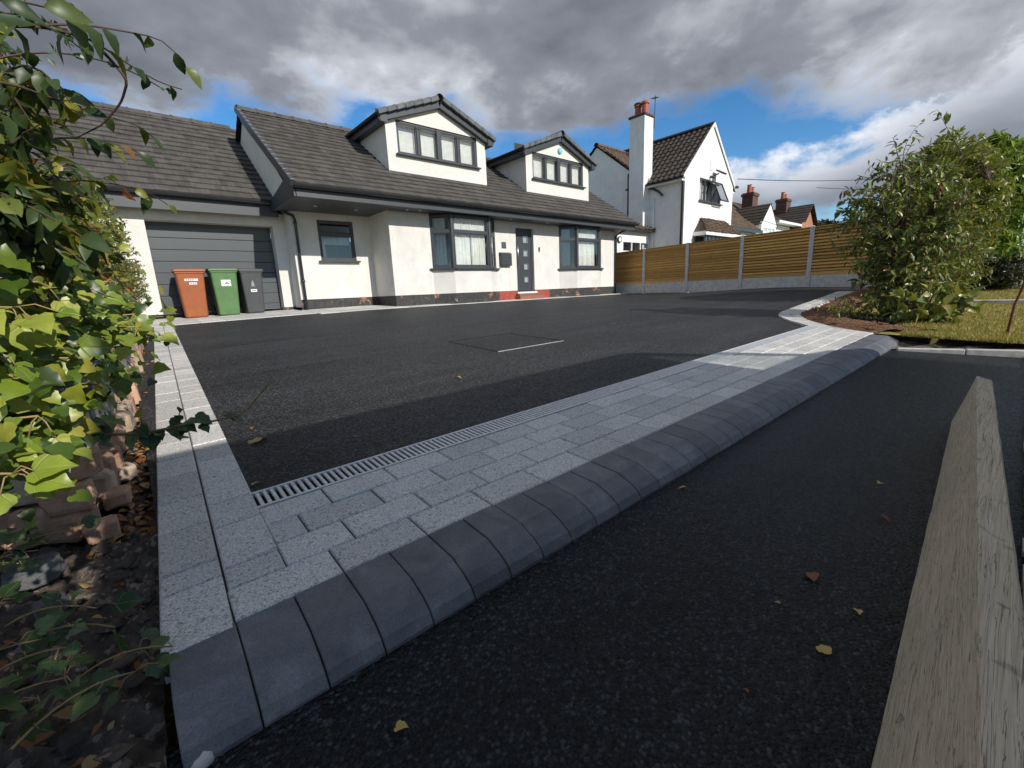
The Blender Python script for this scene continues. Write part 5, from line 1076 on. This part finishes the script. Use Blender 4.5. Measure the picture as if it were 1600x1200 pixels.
# --- ivy
IVY = [(-.15, 1.15, .01), (-.125, 1.3, .06), (-.083, 1.5, .053), (-.013, 1.7, .076), (.022, 1.8, -.018), (.02, 1.6, -.052), (-.137, 1.2, -.061), (-.102, 1.35, -.103), (-.06, 1.5, -.073), (-.007, 1.7, -.052), (-.045, 1.5, -.124), (-.153, 1.1, -.119), (-.13, 1.2, -.162), (-.149, 1.1, -.177), (-.171, 1.05, -.206), (-.17, .95, -.233), (-.148, 1.15, -.236), (-.14, 1.2, -.122), (-.108, 1.5, -.022), (-.059, 1.6, .023), (-.166, 1.1, -.073), (-.085, 1.4, -.171)]
iv = empty('ivy', (-.4, 1.5, -.3), 'bright yellow-green sunlit ivy trailing over the stone wall', 'ivy'); r = np.random.default_rng(4); mb = MB()
for a in IVY + [(-.3, 1.2, -.02), (-.35, 1.35, .05), (-.32, 1.1, -.15), (-.3, 1.0, -.25), (-.4, 1.3, -.1), (-.35, 1.5, .0), (-.25, 1.6, .02), (-.22, 1.35, -.05), (-.24, 1.2, -.2)]:
    mb = MB(); a = np.array(a); s0 = a + np.array([-.22 - .1 * r.random(), .10, -.03 + .05 * r.normal()]); cv = bez(s0, (s0 + a) / 2 + np.array([0, 0, .04]), a, 7); mb.tube(cv, np.linspace(.0035, .002, 7), 5)
    for k in range(9):
        q = cv[r.integers(2, 7)]; d = np.array([r.normal(.1, .7), r.normal(-.4, .4), r.normal(-.5, .5)]); p = q + _n(d) * (.015 + .045 * r.random()); mb.tube([q, (q + p) / 2 + np.array([0, 0, .01]), p], .0012, 4)
        leaf_obj('ivy', p, d, np.array([.25, -.75, .65]) + r.normal(0, .33, 3), .022 + .036 * r.random(), M['leaf_ivy'], iv)
    obj('stem', mb, M['vine'], iv, smooth=True)
IA = np.array(IVY); Pm = IA[r.integers(0, len(IA), 620)] + r.normal(0, 1, (620, 3)) * (.05, .09, .045) + np.array([-.035, .05, -.015]); Pm = Pm[Pm[:, 1] > .9]
Dm = np.stack([r.normal(.1, .7, len(Pm)), r.normal(-.4, .4, len(Pm)), r.normal(-.5, .5, len(Pm))], -1); leaf_mesh('foliage', 'ivy', Pm, Dm, np.array([.25, -.75, .65]) + r.normal(0, .4, (len(Pm), 3)), .014 + .03 * r.random(len(Pm)), M['leaf_ivy_plain'], iv, 'stuff')
# pale thick stem and long twigs above the ivy
SH = [(-.35, 1.3, -.2), (-.212, 1.3, -.215), (-.151, 1.36, -.259), (-.085, 1.37, -.289), (-.03, 1.37, -.3), (.03, 1.36, -.299), (.071, 1.35, -.292), (.117, 1.34, -.297), (.167, 1.33, -.294), (.194, 1.32, -.28), (.222, 1.31, -.249), (.246, 1.3, -.222), (.262, 1.29, -.192)]
ivs = empty('ivy', (-.3, 1.35, -.3), 'long bare-tipped ivy shoot reaching across the granite border', 'ivy'); mb = MB(); mb.tube(SH, np.linspace(.0042, .0018, 13), 6); obj('stem', mb, M['vine'], ivs, smooth=True); mb = MB(); mb.tube([(.235, 1.305, -.235), (.27, 1.3, -.205)], .0016, 5); obj('side_twig', mb, M['vine'], ivs); mb = MB(); mb.tube([(.194, 1.32, -.28), (.175, 1.32, -.262)], .0018, 5); obj('side_twig', mb, M['vine'], ivs)
r = np.random.default_rng(2)
for p in ((-.15, 1.36, -.26), (-.11, 1.37, -.28), (-.085, 1.37, -.295), (-.03, 1.37, -.30), (-.01, 1.37, -.31), (.01, 1.36, -.30), (.045, 1.36, -.30), (.05, 1.36, -.275), (.055, 1.36, -.32), (.06, 1.355, -.285), (.08, 1.35, -.28), (.10, 1.345, -.295), (.165, 1.33, -.297)):
    for k in range(2): leaf_obj('ivy', np.array(p) + r.normal(0, .005, 3), np.array([r.normal(.1, .6), -.4, r.normal(-.2, .8)]), np.array([.1, -.8, .5]) + r.normal(0, .3, 3), .020 + .026 * r.random(), M['leaf_ivy_dark'], ivs)
GIVY = [(-.34, 1.704, -.669), (-.308, 1.752, -.666), (-.326, 1.495, -.677), (-.263, 1.283, -.684), (-.278, 1.174, -.689), (-.284, 1.094, -.692), (-.189, 1.191, -.686), (-.212, 1.113, -.69), (-.244, 1.089, -.692), (-.173, 1.323, -.681), (-.139, 1.214, -.684), (-.247, 1.824, -.662), (-.307, 1.882, -.661), (-.109, 1.036, -.691), (-.372, 2.099, -.653), (-.05, 1.10, -.715), (-.33, 1.25, -.62), (-.36, 1.4, -.6), (-.3, 1.05, -.63), (-.33, 1.6, -.58)]
gi = empty('ground_ivy', (-.3, 1.2, -.7), 'dark green ivy creeping over the shaded soil at lower left', 'ivy'); mb = MB()
for a in GIVY:
    mb = MB(); a = np.array(a); s0 = a + np.array([-.16, .06 * r.normal(), -.02]); cv = bez(s0, (s0 + a) / 2 + np.array([0, 0, .05]), a, 7); mb.tube(cv, np.linspace(.003, .0016, 7), 5)
    for k in range(5):
        q = cv[r.integers(1, 7)]; d = np.array([r.normal(.2, .7), r.normal(-.3, .6), r.normal(0, .25)]); p = q + _n(d) * (.015 + .03 * r.random()); mb.tube([q, (q + p) / 2 + np.array([0, 0, .01]), p], .001, 4)
        leaf_obj('ivy', p, d, np.array([.1, -.35, 1]) + r.normal(0, .3, 3), .022 + .032 * r.random(), M['leaf_ivy_dark'], gi)
    obj('stem', mb, M['vine'], gi, smooth=True)

def lz(x, y): return gz(x, min(y, 2.6)) + .02
# --- planting bed, right
bed = [(p[0], p[1]) for p in ei[::1]] 
mb = MB(); rows = []
for i in range(26):
    p = ei[i]; q = np.array([max(p[0], 6.3) + .25, p[1] - .5]); rows.append([np.array([p[0] + (q[0] - p[0]) * s, p[1] + (q[1] - p[1]) * s, gz(p[0], p[1]) + .0 + .05 * math.sin(s * math.pi) + .02 * math.sin(i * 2.3 + s * 9)]) for s in np.linspace(0, 1, 14)])
mb.sheet(rows); obj('planting_bed', mb, M['bark'], kind='structure', smooth=True)
# bark chips and white pebble edging
rg = np.random.default_rng(5); mb = MB()
for i in range(420):
    k = rg.random() * 15; j = int(k); p = ei[j] + (ei[j + 1] - ei[j]) * (k - j) + np.array([.05 + .5 * rg.random(), -.05 - .35 * rg.random()]); c = np.array([p[0], p[1], gz(*p) + .035]); a = rg.random() * 6; u = np.array([math.cos(a), math.sin(a), rg.normal(0, .3)]); w = np.array([-math.sin(a), math.cos(a), rg.normal(0, .3)]); s = .02 + .03 * rg.random(); mb.obox(c, u * s, w * s * .4, (0, 0, .004))
obj('bark_chips', mb, M['bark'], kind='stuff', label='loose red-brown bark chips on the planting bed', cat='bark chips')
for i in range(9):
    p = ei[11 + i // 2] + np.array([.03 + .02 * rg.random() + (i % 2) * .17, -.07]); z = gz(*p); mb = MB(); c = np.array([p[0], p[1], z + .03]); s = .035 + .02 * rg.random()
    mb.tube([c + (0, 0, -.8 * s), c + (0, 0, -.4 * s), c + (.1 * s, 0, .3 * s), c + (0, 0, .7 * s)], [s * .6, s, s * .85, s * .3], 7); obj('edging_stone', mb, M['pebble'], None, smooth=True, loc=tuple(c), label='white edging stone beside the bark, %s from the tip of the curved border' % ['first', 'second', 'third', 'fourth', 'fifth', 'sixth', 'seventh', 'eighth', 'ninth'][i], cat='stone', group='white stones edging the planting bed')
def shrub(name, label, base, c, r, nst, ntw, nl, size, kind, m, seed, droop=.3, cat='shrub', squash=None, stem_r=.018, lo=.45, extra=None, kindtag='stuff', crown='crown', part_n=0):
    rg = np.random.default_rng(seed); t = empty(name, base, label, cat); base = np.array(base, float); tm = MB(); nodes = []
    for k in range(nst):
        e = np.array(c) + np.array(r) * np.array([rg.normal(0, .38), rg.normal(0, .38), .15 + .75 * rg.random()]); cv = bez(base + np.array([rg.normal(0, .05), rg.normal(0, .05), -.04]), base * .5 + np.array([*(np.array(c)[:2] * .5 + e[:2] * 0), (base[2] * .5 + e[2] * .5)]) * np.array([1, 1, 1]) + np.array([0, 0, 0]) - np.array([0, 0, base[2] * .5]), e, 10)
        tm.tube(cv, np.linspace(stem_r, stem_r * .3, 10), 6); nodes += [cv[i] for i in range(2, 10)]
    obj('trunk', tm, M['twig'], t, smooth=True); nodes = np.array(nodes)
    ends = env_pts(ntw, c, r, 9, lo, seed, squash)
    if extra is not None: ends = np.r_[ends, np.array(extra)]
    st = []
    for e in ends:
        d = np.linalg.norm((nodes - e) * (1, 1, 1.3), axis=1) + np.where(nodes[:, 2] > e[2], .35, 0); st.append(nodes[np.argmin(d)])
    mb, P, D, N3, Z = twigs(ends, st, stem_r * .28, nl, size, droop=droop, jit=.7)
    obj('branch', mb, M['twig'], t)
    if part_n:
        o_ = np.argsort(np.linalg.norm(P, axis=1))
        for i in o_[:part_n]: leaf_obj(kind, P[i], D[i], N3[i], Z[i], m, t)
        P, D, N3, Z = [q[o_[part_n:]] for q in (P, D, N3, Z)]
    leaf_mesh(crown, kind, P, D, N3, Z, m, t, kindtag); return t
ex = [(8.2, 1.1, 1.95), (8.25, 1.0, 2.05), (7.9, 1.35, 1.75), (8.5, 1.2, 1.85), (8.0, 1.6, 1.5), (7.9, 1.75, .95), (7.9, 1.8, .75), (8.1, .9, 1.7), (8.3, 1.4, 1.75)]
shrub('evergreen_shrub', 'tall open evergreen shrub with glossy leaves at the corner of the lawn', (8.25, 1.15, gz(8.25, 1.15)), (8.25, 1.12, .50), (.95, .95, 1.17), 11, 470, 12, .10, 'ellip', M['leaf_photinia'], 31, .3, extra=ex, lo=.3, part_n=280)
shrub('low_laurel', 'low broad-leaved shrub spreading on the lawn in front of the tall shrub', (7.55, .75, gz(7.55, .75)), (7.5, .8, -.42), (.65, .55, .24), 5, 42, 8, .15, 'ovate', M['leaf_photinia'], 33, .1, part_n=0)
shrub('low_weeds', 'straggly weeds at the bark edge below the tall shrub', (7.4, 1.5, gz(7.4, 1.5)), (7.5, 1.45, -.45), (.65, .45, .18), 5, 60, 8, .06, 'lance', M['leaf_privet'], 34, .1)
shrub('privet_hedge', 'olive yellow privet hedge behind the glossy shrub', (11.8, 1.25, gz(11.8, 1.25)), (11.9, 1.3, .72), (1.75, 1.1, 1.95), 12, 1900, 15, .10, 'lance', M['leaf_privet'], 41, .2, 'hedge', lo=.62)
shrub('laurel_tree', 'bright green laurel at the right edge beyond the lawn', (16.6, .75, gz(13, .7)), (16.6, 1.05, 1.5), (1.6, 1.5, 2.15), 8, 1100, 15, .2, 'lance', M['leaf_laurel'], 51, .6, 'tree', lo=.6, stem_r=.05)
shrub('laurel_tree', 'darker laurel mass behind the bright green laurel and privet', (21.0, 1.6, -.2), (21.0, 1.5, 1.6), (2.2, 1.5, 2.3), 8, 800, 14, .24, 'lance', M['leaf_laurel'], 52, .6, 'tree', lo=.6, stem_r=.05)
shrub('spreading_conifer', 'low spreading dark conifer on the lawn below the laurels', (13.1, .35, lz(13.1, .35)), (13.0, .42, -.10), (.75, .62, .42), 6, 420, 16, .09, 'lance', M['leaf_conifer'], 61, -.2, lo=.3)
shrub('roadside_tree', 'small dark round tree far behind the fence end', (62, 16.2, .8), (62, 15.6, 5.0), (2.6, 2.4, 1.6), 6, 260, 12, .45, 'small', M['leaf_conifer'], 71, .1, 'tree', lo=.4, stem_r=.12)

# --- lawn, edging, path, stake
mb = MB(); mb.sheet([[(x, y, lz(x, y)) for x in np.r_[np.linspace(6.05, 9, 30), np.linspace(9.3, 40, 60)]] for y in np.linspace(-.27, .95, 14)]); obj('lawn', mb, M['lawn'], kind='structure', smooth=True)
mb = MB(); mb.sheet([[(x, y, lz(x, y) - .008) for x in np.linspace(8.3, 40, 60)] for y in np.linspace(.9, 2.1, 6)]); obj('verge', mb, M['lawn'], kind='structure', smooth=True)
rg = np.random.default_rng(8); nG = 26000
gx = 5.97 + 9 * rg.random(nG) ** 1.7; gy = -.26 + 1.6 * rg.random(nG); keep = (gx > 5.75 + .335 * (.68 - gy)) & (gy < .75 + .12 * (gx - 6))  & ~((gx > 10.32) & (gx < 10.72) & (gy < .95)); gx, gy = gx[keep], gy[keep]
P = np.stack([gx, gy, np.array([lz(a, b) for a, b in zip(gx, gy)])], -1); D = rg.normal(0, .55, (len(P), 3)); D[:, 2] = 1; N3 = rg.normal(0, 1, (len(P), 3)); TPL['blade'] = (np.array([(-.06, 0, 0), (.06, 0, 0), (.04, .6, .05), (0, 1, .25)]), [(0, 1, 2, 3)])
o = leaf_mesh('grass', 'blade', P, D, N3, .025 + .03 * rg.random(len(P)), M['grass'], None, 'stuff'); tag(o, 'short dry yellow-green grass on the verge', 'grass')
eg = empty('pavement_edging', (5.7, .2, pz(5.7, 0)), kind='structure')
for k in range(2):
    y0 = .72 - k * .46; y1 = y0 - .455; x0, x1 = [5.60 + .335 * (.68 - q) for q in (y0, y1)]; mb = MB(); mb.obox(((x0 + x1) / 2 + .03, (y0 + y1) / 2, pz(x0, 0) - .012), ((x1 - x0) / 2, (y1 - y0) / 2, 0), (.028, .009, 0), (0, 0, .075)); obj('edging_block', mb, M['edging'], eg, bevel=.008)
mb = MB(); mb.sheet([[(5.66 + .335 * (.68 - y) + t * .5, y, pz(5.7, 0) + .03 + t * .03 + .015 * math.sin(y * 19 + t * 7)) for t in np.linspace(0, 1, 6)] for y in np.linspace(.8, -.25, 24)]); obj('turf_edge', mb, M['soil'], kind='structure', smooth=True)
mb = MB(); mb.box(10.38, 10.66, -.25, .92, -.62, lz(10.5, .4) + .035); obj('path_edging', mb, M['edging'], kind='structure')
mb = MB(); mb.sheet([[(x, y, lz(x, y) + .03) for x in (13.2, 14.0)] for y in (-.25, 1.0)]); obj('path', mb, M['road'], kind='structure')
mb = MB(); mb.sheet([[(x, y, lz(x, y) + .03) for x in (16.3, 18.2)] for y in (-.25, 1.2)]); obj('side_road', mb, M['road'], kind='structure')
mb = MB(); z0 = lz(6.55, .03); mb.tube([(6.55, .03, z0 - .05), (6.56, .015, z0 + .3), (6.60, -.045, z0 + .62), (6.63, -.06, z0 + .8)], .011, 6)
obj('metal_stake', mb, M['rust'], None, smooth=True, loc=(6.55, .03, z0), label='thin rusty bent steel stake standing in the verge', cat='stake')

# ------------------------------------------------------------------ scaffold board in the foreground
def board():
    X = np.linspace(.25, 3.32, 40); mb = MB(); rows = []
    rg = np.random.default_rng(4)
    for i, x in enumerate(X):
        s = (x - .25) / 3.07; zg = pz(x, .05) + .002; yb = .042 + .0365 * (x - .25) * 1.0; lean = -.109 + .045 * s; h = .266; t = .060; w = rg.normal(0, .0005, 8)
        yt = yb + lean; rows.append([(x, yb + w[0], zg), (x, yb + lean * .5 + w[1], zg + h * .5), (x, yt + .001 + w[2], zg + h - .002), (x, yt - .001, zg + h + w[3]), (x, yt - t + .006, zg + h - .016 + w[4]), (x, yt - t + w[5], zg + h - .028), (x, yb - t + w[6], zg - .0)])
    mb.sheet([r_ + [r_[0]] for r_ in rows]); n = 8
    mb.f.append(tuple(range(7))); mb.f.append(tuple(range(39 * n, 39 * n + 7))[::-1]); return mb
pk = obj('timber_board', board(), M['plank'], None, loc=(1.8, .1, pz(1.8, .1)), label='long weathered scaffold board standing on edge on the pavement', cat='board')
mb = MB(); x = 1.02; zg = pz(x, 0); 
ring = [(x + .03 * math.cos(a), -.058 + .012 * math.sin(a), zg + .2575 + .30 * .012 * math.sin(a)) for a in np.linspace(0, 2 * math.pi, 14)[:-1]]
mb.add(ring, [tuple(range(13))]); obj('knot', mb, M['knot'], pk)

# ------------------------------------------------------------------ fallen leaves
FL = [(1.318, .273, 'dead', .075, 'curled orange-brown leaf in the middle of the dark pavement'), (1.57, .776, 'dead', .045, 'small brown leaf on the pavement close to the kerb blocks'), (1.866, .226, 'dead', .05, 'narrow tan leaf on the pavement beside the timber board'),
      (1.07, .191, 'yellow', .038, 'pale yellow lobed leaf on the pavement near the board'), (1.163, .307, 'dead', .018, 'tiny brown leaf scrap left of the curled orange leaf'), (1.283, .169, 'yellow', .024, 'tiny yellow leaf scrap between curled leaf and board'),
      (.26, .70, 'yellow', .03, 'tan leaf scrap on the pavement by the nearest kerb blocks'), (.842, .264, 'dead', .018, 'tiny brown leaf scrap low on the dark pavement'), (2.165, .27, 'yellow', .03, 'small yellow leaf scrap far along beside the board'),
      (1.884, 2.881, 'dead', .075, 'brown leaf lying alone on the sunlit tarmac drive'), (.367, 2.477, 'yellow', .10, 'yellow-green lobed leaf on the drive beside the granite border'), (.283, 2.759, 'dead', .06, 'thin brown leaf at the edge of the granite border'),
      (.42, 2.75, 'dead', .05, 'orange-brown leaf lying on the drive behind the yellow-green leaf'), (.26, 1.95, 'yellow', .035, 'small tan leaf at the near corner of the drain'), (3.0, 5.6, 'dead', .06, 'small brown leaf on the drive beyond the inspection cover'), (5.4, 3.9, 'yellow', .045, 'pale leaf speck on the drive right of the inspection cover'), (9.5, 8.0, 'yellow', .07, 'pale leaf speck on the drive near the front door')]
for i, (x, y, k, s, lab) in enumerate(FL):
    z = (pz(x, y) if y < .9 else gz(x, y) - .012) + .008
    a = i * 1.9 + .4; o = leaf_obj('ivy' if k == 'yellow' else 'ovate', (x, y, z), (math.cos(a), math.sin(a), .12), (.25 * math.sin(i), .25 * math.cos(i * 2), 1), s * .85, M['dead_leaf'] if k == 'dead' else M['yellow_leaf'], None, 'fallen_leaf'); tag(o, lab, 'leaf', 'fallen leaves on the tarmac')
mb = MB(); c = np.array([-.037, .893, pz(0, .9) + .0]); 
mb.tube([c + (0, 0, -.01), c + (0, 0, .005), c + (.003, 0, .014), c + (0, 0, .018)], [.018, .022, .016, .005], 8); obj('white_pebble', mb, M['pebble'], None, smooth=True, loc=tuple(c), label='white pebble at the foot of the nearest kerb block', cat='stone')

# ------------------------------------------------------------------ van parked behind the camera: it throws the foreground shadow
van = empty('panel_van', (2.5, -2.2, -.95), 'white panel van parked in the road behind the viewer', 'van')
Y0, Y1 = -1.2, -3.15; zg = -.95
def side(poly, y, t): mb = MB(); mb.prism([(x, y, z) for x, z in poly], (0, t, 0)); return mb
lower = [(.28, zg + .35), (5.35, zg + .35), (5.5, zg + .6), (5.42, .55), (5.0, .72), (4.62, .78), (.28, .78)]
cargo = [(.28, .78), (3.35, .78), (3.35, 1.55), (.42, 1.55), (.30, 1.40)]
for y, t in ((Y0, -.05), (Y1, .05)):
    obj('side_panel', side(lower, y, t), M['vanpaint'], van); obj('side_panel', side(cargo, y, t), M['vanpaint'], van)
    obj('pillar', side([(3.35, 1.42), (3.98, 1.42), (4.06, 1.40), (4.62, .78), (4.74, .76), (4.16, 1.5), (4.0, 1.56), (3.35, 1.55)], y, t), M['vanpaint'], van)
    mb = MB(); mb.add([(3.37, y - .02, .79), (4.6, y - .02, .79), (4.0, y - .02, 1.41), (3.37, y - .02, 1.41)], [(0, 1, 2, 3)]); obj('side_window', mb, M['glass'], van)
mb = MB(); mb.box(.40, 4.02, Y1, Y0, 1.53, 1.58); obj('roof', mb, M['vanpaint'], van, bevel=.03, seg=2)
mb = MB(); mb.box(.27, .33, Y1 + .05, Y0 - .05, zg + .3, 1.5); obj('rear_door', mb, M['vanpaint'], van)
mb = MB(); mb.box(3.28, 3.33, Y1 + .05, Y0 - .05, zg + .3, 1.53); obj('bulkhead', mb, M['black'], van)
mb = MB(); mb.add([(4.68, Y0 - .04, .77), (4.68, Y1 + .04, .77), (4.09, Y1 + .04, 1.52), (4.09, Y0 - .04, 1.52)], [(0, 1, 2, 3)]); obj('windscreen', mb, M['glass'], van)
mb = MB(); mb.add([(4.66, Y0 - .04, .76), (4.66, Y1 + .04, .76), (5.0, Y1 + .04, .70), (5.0, Y0 - .04, .70), (5.44, Y0 - .04, .53), (5.44, Y1 + .04, .53), (5.5, Y1 + .04, zg + .35), (5.5, Y0 - .04, zg + .35)], [(0, 1, 2, 3), (3, 2, 5, 4), (4, 5, 6, 7)]); obj('bonnet', mb, M['vanpaint'], van)
mb = MB(); mb.box(.3, 5.3, Y1 + .06, Y0 - .06, zg + .3, zg + .36); obj('floor', mb, M['black'], van)
for x in (1.05, 4.35):
    for y, s in ((Y0 - .06, -1), (Y1 + .06, 1)):
        mb = MB(); mb.tube([(x, y, zg + .31), (x, y + s * .22, zg + .31)], .33, 24); w = obj('wheel', mb, M['rubber'], van); mb = MB(); mb.tube([(x, y - s * .004, zg + .31), (x, y + s * .01, zg + .31)], .2, 16); obj('rim', mb, M['alu'], w)
for y in (Y0 - .3, Y1 + .3): mb = MB(); mb.obox((5.46, y, .3), (.03, 0, 0), (0, .16, 0), (0, 0, .13)); obj('headlight', mb, M['glass'], van)

shrub('added_shade_shrub', 'unseen leafy shrub added behind the viewer to shade the near border and soil', (-.5, -.75, pz(-.5, -.1)), (-.32, -.62, .02), (.62, .38, .78), 6, 420, 14, .07, 'ovate', M['leaf_shrub'], 91, .3, lo=.3)  # added out of view, sized to shade the near border and soil below the ivy
